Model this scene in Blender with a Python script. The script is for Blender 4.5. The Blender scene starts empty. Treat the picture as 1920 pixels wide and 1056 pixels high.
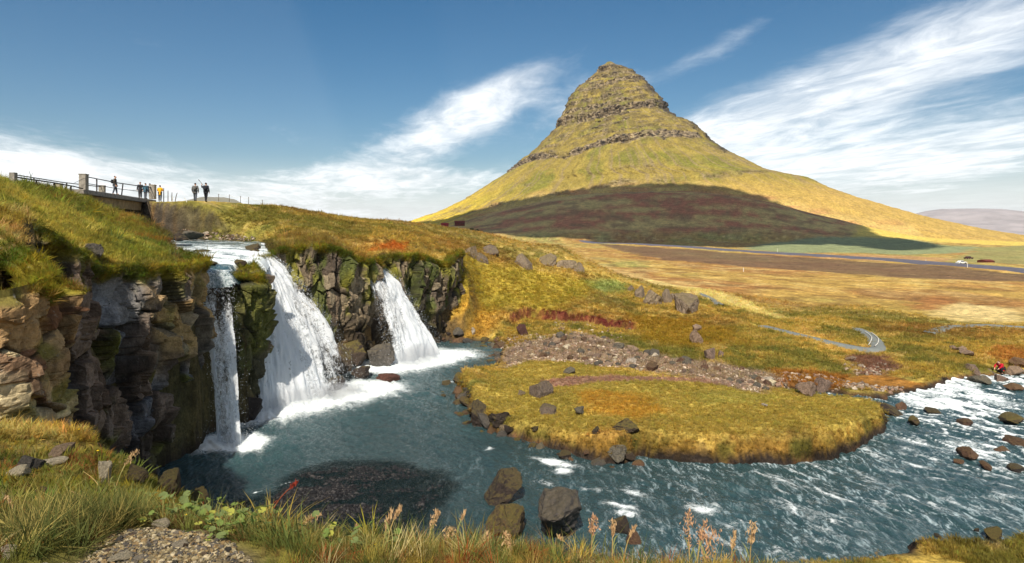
import bpy, bmesh, math, random
import numpy as np
from mathutils import Vector, Matrix

random.seed(7)
rng = np.random.default_rng(11)
C = bpy.context.scene.collection
scene = bpy.context.scene
# ------------------------------------------------------------------ camera
# eye of the camera is the origin, +y looks into the valley, metres
F = 1200.0
cam = bpy.data.cameras.new('camera')
cam.sensor_width = 36.0
cam.lens = 36.0 * F / 1920.0
cam.shift_y = -92.0 / 1920.0
cam.clip_start = 0.1
cam.clip_end = 60000.0
cam_ob = bpy.data.objects.new('camera', cam)
C.objects.link(cam_ob)
cam_ob.location = (0, 0, 0)
cam_ob.rotation_euler = (math.pi / 2, 0, 0)
scene.camera = cam_ob

# ------------------------------------------------------------------ sun + sky
SUN = np.array([-0.12, -0.70, 0.78]); SUN /= np.linalg.norm(SUN)
sun_el = math.asin(SUN[2])
sun_az = math.atan2(SUN[0], SUN[1])          # clockwise from +y
sl = bpy.data.lights.new('sun', 'SUN')
sl.energy = 4.6
sl.angle = math.radians(0.5)
sl.color = (1.0, 0.93, 0.82)
sun_ob = bpy.data.objects.new('sun', sl)
C.objects.link(sun_ob)
sun_ob.rotation_euler = Vector(-SUN).to_track_quat('-Z', 'Y').to_euler()
scene.view_settings.view_transform = 'Standard'
scene.view_settings.look = 'None'
scene.view_settings.gamma = 1.0
scene.view_settings.use_curve_mapping = False
scene.view_settings.exposure = 0.36
scene.cycles.max_bounces = 8
scene.cycles.transparent_max_bounces = 24
scene.cycles.caustics_reflective = False
scene.cycles.caustics_refractive = False
scene.cycles.volume_bounces = 0
scene.cycles.use_denoising = True


class NT:
    """small helper round a node tree"""
    def __init__(s, nt):
        s.nt = nt
    def n(s, typ, **kw):
        nd = s.nt.nodes.new(typ)
        for k, v in kw.items():
            if k.startswith('i_'):
                key = k[2:]
                key = int(key) if key.isdigit() else key.replace('_', ' ')
                s.set(nd.inputs[key], v)
            else:
                setattr(nd, k, v)
        return nd
    def set(s, sock, v):
        if isinstance(v, bpy.types.NodeSocket):
            s.nt.links.new(v, sock)
        elif isinstance(v, bpy.types.Node):
            s.nt.links.new(v.outputs[0], sock)
        else:
            sock.default_value = v
    def m(s, op, a, b=None, c=None, clamp=False):
        nd = s.n('ShaderNodeMath', operation=op, use_clamp=clamp)
        s.set(nd.inputs[0], a)
        if b is not None: s.set(nd.inputs[1], b)
        if c is not None: s.set(nd.inputs[2], c)
        return nd.outputs[0]
    def mix(s, f, a, b, blend='MIX'):
        nd = s.n('ShaderNodeMix', data_type='RGBA', blend_type=blend)
        s.set(nd.inputs[0], f); s.set(nd.inputs[6], a); s.set(nd.inputs[7], b)
        return nd.outputs[2]
    def noise(s, vec, scale, detail=4.0, rough=0.55, dist=0.0):
        nd = s.n('ShaderNodeTexNoise')
        if vec is not None: s.set(nd.inputs['Vector'], vec)
        nd.inputs['Scale'].default_value = scale
        nd.inputs['Detail'].default_value = detail
        nd.inputs['Roughness'].default_value = rough
        nd.inputs['Distortion'].default_value = dist
        return nd.outputs['Fac']
    def ramp(s, f, lo, hi, a=0.0, b=1.0, smooth=True):
        nd = s.n('ShaderNodeMapRange', interpolation_type='SMOOTHSTEP' if smooth else 'LINEAR')
        s.set(nd.inputs[0], f)
        for i, v in ((1, lo), (2, hi), (3, a), (4, b)):
            s.set(nd.inputs[i], v)
        return nd.outputs[0]
    def comb(s, x, y, z):
        nd = s.n('ShaderNodeCombineXYZ')
        for i, v in enumerate((x, y, z)): s.set(nd.inputs[i], v)
        return nd.outputs[0]


world = bpy.data.worlds.new('World')
scene.world = world
world.use_nodes = True
wt = NT(world.node_tree)
world.node_tree.nodes.clear()
tc = wt.n('ShaderNodeTexCoord')
sep = wt.n('ShaderNodeSeparateXYZ'); wt.set(sep.inputs[0], tc.outputs['Generated'])
dx, dy, dz = sep.outputs
sky = wt.n('ShaderNodeTexSky', sky_type='NISHITA')
sky.sun_disc = False
sky.sun_elevation = sun_el
sky.sun_rotation = sun_az
sky.altitude = 50
sky.air_density = 1.0
sky.dust_density = 0.6
sky.ozone_density = 2.0
hor = wt.m('SQRT', wt.m('ADD', wt.m('MULTIPLY', dx, dx), wt.m('MULTIPLY', dy, dy)))
el = wt.m('DIVIDE', dz, wt.m('MAXIMUM', hor, 0.02))            # slope above the horizon
az = wt.m('ARCTAN2', dx, dy)                                   # radians, + to the right
# the cloud deck as a plane overhead; cirrus is drawn out along one direction on it
den = wt.m('ADD', wt.m('MAXIMUM', dz, 0.0), 0.05)
cxp = wt.m('DIVIDE', dx, den)
cyp = wt.m('DIVIDE', dy, den)
ca, sa = math.cos(math.radians(14)), math.sin(math.radians(14))
along = wt.m('ADD', wt.m('MULTIPLY', cxp, -sa), wt.m('MULTIPLY', cyp, ca))
across = wt.m('ADD', wt.m('MULTIPLY', cxp, ca), wt.m('MULTIPLY', cyp, sa))
streak = wt.noise(wt.comb(wt.m('MULTIPLY', across, 0.8), wt.m('MULTIPLY', along, 0.25), 3.1), 1.0, 10.0, 0.62, 0.6)
puff = wt.noise(wt.comb(wt.m('MULTIPLY', across, 1.2), wt.m('MULTIPLY', along, 0.7), 8.3), 1.0, 10.0, 0.66, 0.5)
fine = wt.noise(wt.comb(wt.m('MULTIPLY', across, 3.4), wt.m('MULTIPLY', along, 1.6), 1.7), 1.0, 8.0, 0.66, 0.9)
def blob(a0, e0, wa, we, tilt=0.0):
    da = wt.m('SUBTRACT', az, a0)
    de = wt.m('SUBTRACT', wt.m('SUBTRACT', el, e0), wt.m('MULTIPLY', da, tilt))
    q = wt.m('ADD', wt.m('POWER', wt.m('ABSOLUTE', wt.m('DIVIDE', da, wa)), 2.0),
             wt.m('POWER', wt.m('ABSOLUTE', wt.m('DIVIDE', de, we)), 2.0))
    return wt.m('POWER', 2.718, wt.m('MULTIPLY', q, -1.0))
# where this afternoon's cloud lies
BLOBS = [(0.30, 0.160, 0.26, 0.055, 0.34, .84), (0.58, 0.215, 0.30, 0.075, 0.42, .80), (0.70, 0.12, 0.36, 0.04, 0.16, .78),
         (0.36, 0.070, 0.42, 0.036, 0.0, .72), (-0.09, 0.165, 0.15, 0.050, 0.40, 1.05),
         (-0.17, 0.085, 0.16, 0.020, 0.0, 0.75), (-0.68, 0.078, 0.26, 0.044, -0.20, 1.25),
         (-0.36, 0.045, 0.26, 0.042, -0.08, 1.05), (0.34, 0.29, 0.24, 0.025, 0.5, 0.42),
         (0.12, 0.20, 0.10, 0.04, 0.5, 0.55), (0.0, 0.24, 0.10, 0.02, 0.4, 0.3)]
cov = None
for b in BLOBS:
    g = wt.m('MULTIPLY', blob(*b[:5]), b[5])
    cov = g if cov is None else wt.m('ADD', cov, g)
# the deck beyond the picture is broken cloud of the same kind
around = wt.ramp(wt.m('ABSOLUTE', az), 0.75, 1.1, 0.0, 0.55)
cov = wt.m('MINIMUM', wt.m('ADD', cov, around), 1.15)
tex = wt.m('ADD', wt.m('ADD', wt.m('MULTIPLY', streak, 0.60), wt.m('MULTIPLY', puff, 0.55)), wt.m('MULTIPLY', fine, 0.32))
dens = wt.ramp(wt.m('ADD', tex, wt.m('MULTIPLY', wt.m('SUBTRACT', cov, 0.5), 0.55)), 0.60, 1.16)
skyc = wt.n('ShaderNodeHueSaturation'); wt.set(skyc.inputs['Color'], sky.outputs[0])
skyc.inputs['Saturation'].default_value = 1.32
skyc.inputs['Value'].default_value = .66
skyc.inputs['Hue'].default_value = .494
shade = wt.ramp(wt.m('ADD', wt.m('MULTIPLY', puff, 0.6), wt.m('MULTIPLY', fine, 0.5)), 0.35, 0.75, 0.86, 1.05)
dens = wt.m('MULTIPLY', dens, wt.ramp(wt.m('ADD', wt.m('MULTIPLY', streak, .6), wt.m('MULTIPLY', fine, .45)), .36, .62, .62, 1.0))
white = wt.mix(1.0, (9.6, 9.8, 9.9, 1), wt.comb(shade, shade, shade), 'MULTIPLY')
lowhaze = wt.ramp(el, -0.01, 0.12, 0.9, 0.0)
dens = wt.m('MAXIMUM', dens, lowhaze)
skycol = wt.mix(dens, skyc.outputs[0], white)
bg = wt.n('ShaderNodeBackground')
wt.set(bg.inputs[0], skycol)
bg.inputs[1].default_value = 0.105
wo = wt.n('ShaderNodeOutputWorld'); wt.set(wo.inputs[0], bg.outputs[0])


# ------------------------------------------------------------------ numeric helpers
def P(u, v, Y):
    """point at distance Y in the direction the survey sheet gives as (u, v)"""
    return ((u - 960.0) / F * Y, Y, (436.0 - v) / F * Y)

def _h(ix, iy, iz, seed):
    n = (ix.astype(np.int64) * 374761393 + iy.astype(np.int64) * 668265263 + iz.astype(np.int64) * 2147483647 + seed * 144665) & 0xFFFFFFFF
    n = ((n ^ (n >> 13)) * 1274126177) & 0xFFFFFFFF
    n = ((n ^ (n >> 16)) * 2246822519) & 0xFFFFFFFF
    n = n ^ (n >> 15)
    return (n & 0xFFFFFF) / float(0xFFFFFF)

def vnoise(x, y, z=None, seed=0):
    ix = np.floor(x); iy = np.floor(y)
    fx = x - ix; fy = y - iy
    ux = fx * fx * fx * (fx * (fx * 6 - 15) + 10); uy = fy * fy * fy * (fy * (fy * 6 - 15) + 10)
    if z is None:
        zz = np.zeros(1, dtype=np.int64)
        a = _h(ix, iy, zz, seed); b = _h(ix + 1, iy, zz, seed)
        c = _h(ix, iy + 1, zz, seed); d = _h(ix + 1, iy + 1, zz, seed)
        return (a + (b - a) * ux) * (1 - uy) + (c + (d - c) * ux) * uy
    iz = np.floor(z); fz = z - iz
    uz = fz * fz * fz * (fz * (fz * 6 - 15) + 10)
    r = []
    for k in (0, 1):
        a = _h(ix, iy, iz + k, seed); b = _h(ix + 1, iy, iz + k, seed)
        c = _h(ix, iy + 1, iz + k, seed); d = _h(ix + 1, iy + 1, iz + k, seed)
        r.append((a + (b - a) * ux) * (1 - uy) + (c + (d - c) * ux) * uy)
    return r[0] + (r[1] - r[0]) * uz

def fbm(x, y, z=None, oct=4, seed=0, gain=0.5):
    """-1..1"""
    s = 0; a = 1.0; t = 0
    for o in range(oct):
        s = s + a * (vnoise(x, y, z, seed + o * 17) * 2 - 1); t += a
        a *= gain
        x = x * 2.03 + 11.3; y = y * 2.03 + 5.7
        if z is not None: z = z * 2.03 + 3.1
    return s / t

def worley(x, y, z, seed=0):
    """F1, F2, id of the nearest cell"""
    ix = np.floor(x).astype(np.int64); iy = np.floor(y).astype(np.int64); iz = np.floor(z).astype(np.int64)
    f1 = np.full(x.shape, 9.0); f2 = np.full(x.shape, 9.0); idn = np.zeros(x.shape)
    for a in (-1, 0, 1):
        for b in (-1, 0, 1):
            for c in (-1, 0, 1):
                jx, jy, jz = ix + a, iy + b, iz + c
                px = jx + _h(jx, jy, jz, seed); py = jy + _h(jx, jy, jz, seed + 1); pz = jz + _h(jx, jy, jz, seed + 2)
                d = np.sqrt((px - x) ** 2 + (py - y) ** 2 + (pz - z) ** 2)
                cl = d < f1
                f2 = np.where(cl, f1, np.minimum(f2, d))
                idn = np.where(cl, _h(jx, jy, jz, seed + 3), idn)
                f1 = np.where(cl, d, f1)
    return f1, f2, idn

def sm(a, b, x):
    t = np.clip((x - a) / (b - a), 0, 1)
    return t * t * (3 - 2 * t)

def poly_sdf(poly, x, y, attr=None, closed=True):
    """signed distance to a polygon (negative inside); attr: value per vertex, taken at the nearest point"""
    poly = np.asarray(poly, float)
    n = len(poly)
    best = np.full(x.shape, 1e18); inside = np.zeros(x.shape, bool); at = np.zeros(x.shape)
    for i in range(n if closed else n - 1):
        ax, ay = poly[i]; bx, by = poly[(i + 1) % n]
        ex, ey = bx - ax, by - ay
        t = np.clip(((x - ax) * ex + (y - ay) * ey) / (ex * ex + ey * ey + 1e-12), 0, 1)
        d = (x - ax - t * ex) ** 2 + (y - ay - t * ey) ** 2
        if attr is not None:
            at = np.where(d < best, attr[i] + (attr[(i + 1) % n] - attr[i]) * t, at)
        best = np.minimum(best, d)
        if closed:
            c = ((ay > y) != (by > y)) & (x < ex * (y - ay) / (ey + 1e-18) + ax)
            inside ^= c
    d = np.sqrt(best)
    d = np.where(inside, -d, d)
    return (d, at) if attr is not None else d

class RBF:
    def __init__(s, pts, c=0.03, smooth=1e-4, warp=True):
        pts = np.asarray(pts, float); s.warp = warp; s.c = c
        s.q = s.w_(pts[:, 0], pts[:, 1])
        n = len(pts)
        d = np.sqrt(((s.q[:, None] - s.q[None]) ** 2).sum(-1) + c * c)
        A = np.zeros((n + 1, n + 1)); A[:n, :n] = d - np.eye(n) * smooth; A[:n, n] = 1; A[n, :n] = 1
        s.sol = np.linalg.solve(A, np.append(pts[:, 2], 0))
    def w_(s, x, y):
        if not s.warp: return np.stack([x, y], -1)
        r = np.hypot(x, y) + 1e-9
        g = np.log1p(r / 6.0) * 6.0 / r
        return np.stack([x * g, y * g], -1)
    def __call__(s, x, y):
        sh = np.shape(x); x = np.ravel(x); y = np.ravel(y)
        out = np.empty(x.size)
        for i in range(0, x.size, 100000):
            q = s.w_(x[i:i + 100000], y[i:i + 100000])
            acc = np.full(len(q), s.sol[-1])
            for k in range(len(s.q)):
                acc += s.sol[k] * np.sqrt((q[:, 0] - s.q[k, 0]) ** 2 + (q[:, 1] - s.q[k, 1]) ** 2 + s.c ** 2)
            out[i:i + 100000] = acc
        return out.reshape(sh)

# ------------------------------------------------------------------ object helpers
def mesh_np(name, verts, faces, mat=None, smooth=True, col=None, attrs=None):
    me = bpy.data.meshes.new(name)
    verts = np.ascontiguousarray(verts, dtype=np.float32); faces = np.ascontiguousarray(faces, dtype=np.int32)
    nv, nf, k = len(verts), len(faces), faces.shape[1]
    me.vertices.add(nv); me.vertices.foreach_set('co', verts.ravel())
    me.loops.add(nf * k); me.loops.foreach_set('vertex_index', faces.ravel())
    me.polygons.add(nf)
    me.polygons.foreach_set('loop_start', np.arange(0, nf * k, k, dtype=np.int32))
    me.polygons.foreach_set('loop_total', np.full(nf, k, dtype=np.int32))
    me.polygons.foreach_set('use_smooth', np.full(nf, smooth, dtype=bool))
    me.update(calc_edges=True)
    if col is not None:
        a = me.attributes.new('Col', 'FLOAT_COLOR', 'POINT')
        c4 = np.ones((nv, 4), np.float32); c4[:, :3] = col
        a.data.foreach_set('color', c4.ravel())
    for an, av in (attrs or {}).items():
        a = me.attributes.new(an, 'FLOAT', 'POINT'); a.data.foreach_set('value', np.ascontiguousarray(av, np.float32))
    if mat: me.materials.append(mat)
    return me

def link(name, me, parent=None, loc=None, rot=None, scale=None, **props):
    o = bpy.data.objects.new(name, me); C.objects.link(o)
    if parent is not None: o.parent = parent
    if loc is not None: o.location = loc
    if rot is not None: o.rotation_euler = rot
    if scale is not None: o.scale = (scale,) * 3 if np.isscalar(scale) else scale
    for k, v in props.items(): o[k] = v
    return o

def grid_faces(nr, nc, wrap=False):
    i = np.arange(nr - 1)[:, None]; j = np.arange(nc if wrap else nc - 1)[None]
    j2 = (j + 1) % nc
    return np.stack([i * nc + j, i * nc + j2, (i + 1) * nc + j2, (i + 1) * nc + j], -1).reshape(-1, 4)

def keep_faces(verts, faces, keep):
    """drop faces whose vertices are all outside keep, compact the vertices; returns verts, faces, index"""
    f = faces[keep[faces].any(1)]
    used = np.zeros(len(verts), bool); used[f.ravel()] = True
    idx = np.cumsum(used) - 1
    return verts[used], idx[f], used

def new_mat(name):
    m = bpy.data.materials.new(name); m.use_nodes = True
    m.node_tree.nodes.clear()
    t = NT(m.node_tree)
    out = t.n('ShaderNodeOutputMaterial')
    return m, t, out

def principled(t, out, **kw):
    b = t.n('ShaderNodeBsdfPrincipled')
    for k, v in kw.items(): t.set(b.inputs[k.replace('_', ' ')], v)
    t.set(out.inputs[0], b.outputs[0])
    return b

def plain_mat(name, col, rough=0.8, var=0.25, scale=6.0, bump=0.0, metallic=0.0):
    m, t, out = new_mat(name)
    geo = t.n('ShaderNodeTexCoord')
    nz = t.noise(geo.outputs['Object'], scale, 5.0, 0.6)
    f = t.ramp(nz, 0.25, 0.75, 1 - var, 1 + var)
    c = t.mix(1.0, (*col, 1), t.comb(f, f, f), 'MULTIPLY')
    b = principled(t, out, Base_Color=c, Roughness=rough, Metallic=metallic)
    b.inputs['Specular IOR Level'].default_value = 0.3
    if bump:
        bp = t.n('ShaderNodeBump'); bp.inputs['Strength'].default_value = 0.7; bp.inputs['Distance'].default_value = bump
        t.set(bp.inputs['Height'], t.noise(geo.outputs['Object'], scale * 2.5, 6.0, 0.6)); t.set(b.inputs['Normal'], bp.outputs[0])
    return m

def S(r, g, b):
    c = np.array([r, g, b]) / 255.0
    return np.where(c <= 0.04045, c / 12.92, ((c + 0.055) / 1.055) ** 2.4)

# ------------------------------------------------------------------ land survey
WL = -11.3                                     # river level below the camera
def W(u, v, z=WL):
    Y = F * z / (436.0 - v)
    return ((u - 960.0) / F * Y, Y)

# shoreline of the lower river: x, y, width of the bank behind it
RIV = [(-16.2, 22.5, 1.0), (-16.6, 26, .9), (-16.9, 30, .9), (-16.3, 33.5, .9), (-16.9, 36.0, .8),
       (-15.7, 38.2, .6), (-15.9, 40.2, .6), (-17.2, 41.4, .8), (-17.9, 43.8, .9), (-18.4, 46.5, .9), (-18.7, 49.2, .9), (-17.4, 51.4, .9), (-15.2, 52.8, 1.0), (-13.6, 54.4, 1.0),
       (-12.9, 56.8, 1.0), (-12.2, 59.4, 1.0), (-10.2, 62.4, .9), (-8.4, 64.6, .9), (-7.2, 66.2, 1.2)]
RIV += [(*W(u, v), w) for u, v, w in [
    (850, 641, 1.6), (905, 641, 2), (935, 652, 2), (922, 672, 2), (925, 692, 1.5), (882, 716, 1.2), (852, 736, 1.0), (872, 762, .9), (882, 792, .8), (930, 812, .8),
    (1000, 832, .8), (1060, 850, .8), (1110, 868, .8), (1170, 872, .8), (1200, 858, .8), (1262, 866, .8), (1370, 873, .8), (1480, 872, .8),
    (1560, 862, .8), (1612, 842, .8), (1660, 812, .8), (1668, 792, .8), (1652, 770, .8), (1600, 762, .7), (1500, 750, .7), (1450, 741, .6),
    (1455, 733, .8), (1530, 736, 1), (1640, 752, 1), (1700, 744, .9), (1750, 733, .8), (1782, 716, .9), (1850, 708, 1.2), (1960, 704, 1.5), (2150, 690, 2), (2600, 668, 2)]]
RIV += [(110, 58, 3), (110, 34, 3), (60, 26, 3), (30, 23.5, 2)]
RIV += [(*W(u, v), w) for u, v, w in [(1990, 1000, 1.2), (1900, 1012, .8), (1868, 1032, .6), (1800, 1030, .5), (1755, 1022, .5), (1700, 1022, .6), (1684, 1040, .7), (1600, 1062, 1.2)]]
RIV += [(7.5, 20.8, 2), (2.0, 21.0, 2.5), (-4.0, 20.5, 2.5), (-9.0, 19.0, 2.0), (-12.5, 19.2, 1.4)]
RIV = np.array(RIV)

# surface of the upper river, dropping over ledges towards the falls
UPR = np.array([(-62, 56), (-44, 55.5), (-37, 55), (-30, 53), (-25.4, 48), (-21.8, 42), (-19.3, 38), (-18.2, 35.9),
                (-16.2, 36.8), (-16.6, 38.6), (-17.4, 39.6), (-17.9, 42), (-17.3, 44.2), (-18.2, 47.6), (-19.6, 50.6), (-21.6, 55.2), (-22.9, 59),
                (-25, 62.6), (-32, 63.6), (-38, 65.2), (-46, 66), (-62, 68)])
up_z = RBF([(-62, 62, -.2), (-46, 60, -.4), (-38, 60, -.62), (-31, 60, -.80), (-26, 60, -.92), (-25, 55, -1.0), (-22.5, 55, -1.12), (-21.5, 50, -1.33), (-23.5, 49, -1.3),
            (-19.4, 49, -1.52), (-20.5, 46, -1.5), (-18.4, 45, -1.85), (-20.5, 42, -1.85), (-18.3, 42.0, -2.0), (-18.4, 39, -2.1), (-17.4, 36.8, -2.34), (-18, 37, -2.3)], c=.3, warp=False)

G_ = []
def g(*rows):
    for r in rows: G_.append(P(*r))
def gw(*rows): G_.extend(rows)
# near bank under the camera and the drop below it
gw((0, -12, -1.3), (-14, -10, -.5), (14, -10, -2.4), (0, 0, -1.6), (-3, 0, -1.45), (3, 0, -2.0), (0, 2.2, -1.62), (-1.2, 3.0, -1.50), (-2.2, 3.0, -1.45),
   (0, 3.3, -1.66), (1.2, 3.2, -1.74), (2.2, 3.3, -2.05), (3.4, 3.2, -2.6), (-.8, 3.9, -1.93), (0.3, 4.0, -2.10), (-1.6, 4.0, -1.87), (-2.3, 4.4, -1.98),
   (0, 6, -3.4), (-2.3, 6, -3.3), (0, 10, -6.6), (0, 15, -9.9), (4, 6, -4.2), (6, 12, -8.5), (10, 6, -6.5), (12, 15, -10.4), (16, 21, -10.9), (13.5, 21.5, -10.95), (22, 19, -10.6),
   (40, 15, -9.5), (25, 5, -8), (-3.2, 9, -5.4), (-4, 14, -8.6), (-5, 18, -10.5))
g((0, 1040, 3.0), (150, 1040, 3.0), (0, 960, 3.9), (160, 960, 4.0), (300, 990, 3.4), (80, 900, 6.0), (0, 880, 6.6), (150, 925, 5.2), (100, 868, 7.4), (190, 852, 7.0), (215, 900, 6.2),
  (300, 925, 7.6), (360, 955, 7.6), (20, 815, 9.0), (100, 822, 9.4), (30, 790, 10.0), (70, 600, 11.2), (20, 600, 10.8), (40, 545, 12.4), (75, 570, 12.2), (10, 500, 13.5),
  (95, 520, 17), (30, 450, 16.5), (75, 430, 19), (0, 400, 20), (90, 470, 19.5), (130, 505, 22.5), (180, 505, 26), (120, 470, 24), (225, 480, 30), (160, 440, 31), (60, 390, 30), (0, 345, 34),
  (0, 342, 42), (60, 351, 44), (110, 363, 47), (150, 370, 51), (110, 398, 38), (170, 415, 42), (195, 440, 44), (230, 440, 46), (280, 448, 43), (330, 475, 39.5), (345, 490, 36.6), (290, 480, 34), (360, 500, 35.4))
gw((-36, 51, 3.3), (-40, 48, 3.2), (-50, 45, 3.4), (-60, 30, 4), (-40, 25, 2.8), (-25, 12, 1.2), (-18, 8, .4), (-12, 4, -.4), (-30, -5, 1), (-48, 53, 2.5), (-70, 50, 3), (-100, 20, 5))
# beyond the upper river and along the falls
g((300, 378, 69), (345, 377, 69), (370, 378, 67), (395, 381, 67), (450, 388, 70), (520, 391, 74), (600, 402, 86), (650, 410, 100), (700, 416, 112), (760, 422, 122), (430, 400, 67), (480, 425, 64.5), (500, 447, 58.5),
  (560, 450, 56), (620, 455, 55), (540, 425, 64), (650, 430, 72), (660, 478, 57.5), (690, 478, 60), (715, 448, 64), (760, 440, 78), (790, 455, 70), (835, 470, 71), (850, 485, 72), (880, 458, 86), (950, 468, 90), (900, 441, 124),
  (1000, 478, 92), (1080, 492, 92), (1050, 462, 104), (1140, 510, 93), (1200, 527, 95), (1300, 547, 92), (1380, 572, 84), (1440, 596, 78))
# green slope, scree and peninsula
g((760, 462, 66), (800, 465, 70), (830, 472, 73.5), (868, 545, 69), (868, 600, 67.4), (900, 615, 68.2), (900, 520, 78), (950, 560, 74), (1000, 530, 81), (1000, 590, 71), (1090, 540, 82), (1100, 585, 72.5), (1180, 560, 81), (1200, 600, 71),
  (1290, 570, 79.5), (1290, 590, 75), (1380, 600, 71), (1300, 620, 64.5), (1180, 632, 62), (1080, 625, 62), (1000, 640, 61.5), (960, 648, 60.5), (1120, 665, 54), (1010, 668, 55), (1250, 690, 49.4), (1350, 680, 50.6), (1400, 715, 46.0), (1450, 650, 57), (1450, 700, 48.4),
  (1530, 690, 50.4), (1500, 640, 60), (1560, 640, 61.5), (1640, 645, 61), (1640, 690, 51.6), (1700, 718, 46.8), (1760, 690, 50.6), (1600, 722, 46.4), (1560, 600, 73), (1700, 640, 61.5), (1830, 690, 51.5), (1900, 690, 51.8), (1830, 650, 59.5), (1920, 650, 60))
g((980, 690, 49.6), (1060, 690, 48.5), (950, 720, 44.2), (1000, 752, 39.6), (1100, 720, 43.2), (1250, 722, 43.2), (1380, 742, 40.6), (1480, 752, 39.4), (930, 770, 37.6), (1000, 795, 34.6), (1080, 812, 32.9),
  (1130, 805, 32.6), (1190, 800, 32.8), (1260, 808, 32.4), (1370, 808, 32.2), (1480, 806, 32.4), (1560, 800, 33.0), (1620, 780, 35.2), (1640, 765, 37.4), (1580, 756, 39.2), (1300, 765, 37.4), (1180, 755, 38.4))
# the flat valley floor, falling away to the fjord
gw((60, 70, -11.0), (45, 62, -10.9), (70, 90, -11.2), (40, 90, -11.0), (50, 130, -11.5), (90, 130, -11.8), (20, 130, -10.4), (22, 110, -9.5), (0, 170, -10.5), (60, 200, -13), (160, 200, -13.2), (20, 250, -13.5), (120, 300, -14.2), (220, 250, -14.2),
   (0, 320, -13), (-30, 220, -7), (-60, 160, -2), (-80, 110, 2.5), (-120, 160, -1), (-150, 300, -9), (-80, 350, -12), (150, 60, -10.8), (200, 110, -12.5), (300, 60, -11), (200, -50, -4), (90, 10, -9), (400, 250, -15), (0, -60, 0), (-100, -60, 5), (-250, 120, 4), (-300, -100, 12), (300, -150, 2))
for yy, zz, zn in ((450, -14.5, -13.2), (700, -15.5, -12.0), (1000, -17, -11), (1400, -20, -15), (1700, -23, -20)):
    for kx in (-.9, -.45, -.15, .1, .35, .6, .9): gw((yy * kx, yy, zn if -.2 < kx < .4 else zz))
for yy, zz in ((2250, -33), (3500, -60), (6000, -80), (14000, -90)):
    for kx in (-1, -.4, 0, .3, .6, 1): gw((yy * kx, yy, zz))
gw((1800, 300, -20), (3000, -500, -30), (-1800, 300, 0), (-3000, -500, 20), (0, -3000, 40), (5000, 1000, -70), (-6000, 1000, -60), (0, -9000, 60))
land = RBF(G_, c=.12)

SCARP = np.array([P(955, 600, 70.8)[:2], P(985, 578, 72.6)[:2], P(1030, 580, 72.2)[:2], P(1080, 588, 71.6)[:2], P(1120, 600, 70.4)[:2], P(1160, 606, 69.6)[:2], P(1195, 606, 69.4)[:2]])

CRX = np.array([(u - 960) / F * 1110 for u in (780, 840, 920, 1000, 1100, 1200, 1290, 1340, 1400, 1500, 1600, 1680, 1760)])
CRZ = np.array([0, (436 - 412) / F * 1110, (436 - 386) / F * 1110, (436 - 369) / F * 1110, (436 - 354) / F * 1110, (436 - 348) / F * 1110, (436 - 346) / F * 1110, (436 - 352) / F * 1110, (436 - 365) / F * 1110, (436 - 392) / F * 1110, (436 - 424) / F * 1110, 8, 0]) + 1
CRZ[[0, -1]] = 0
def foothill(x, y):
    """rounded heather hill in front of the mountain"""
    acc = 0
    for k in (-24, -8, 8, 24): acc = acc + np.interp(x + k + .12 * (y - 1110), CRX, CRZ) / 4
    ay = (y - 1110) / np.where(y < 1110, 385.0, 420.0)
    yp = np.where(np.abs(ay) < 1, .5 + .5 * np.cos(math.pi * np.clip(np.abs(ay), 0, 1)), 0)
    return acc * yp * (1 + .05 * fbm(x / 70, y / 70, oct=4, seed=5))

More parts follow.
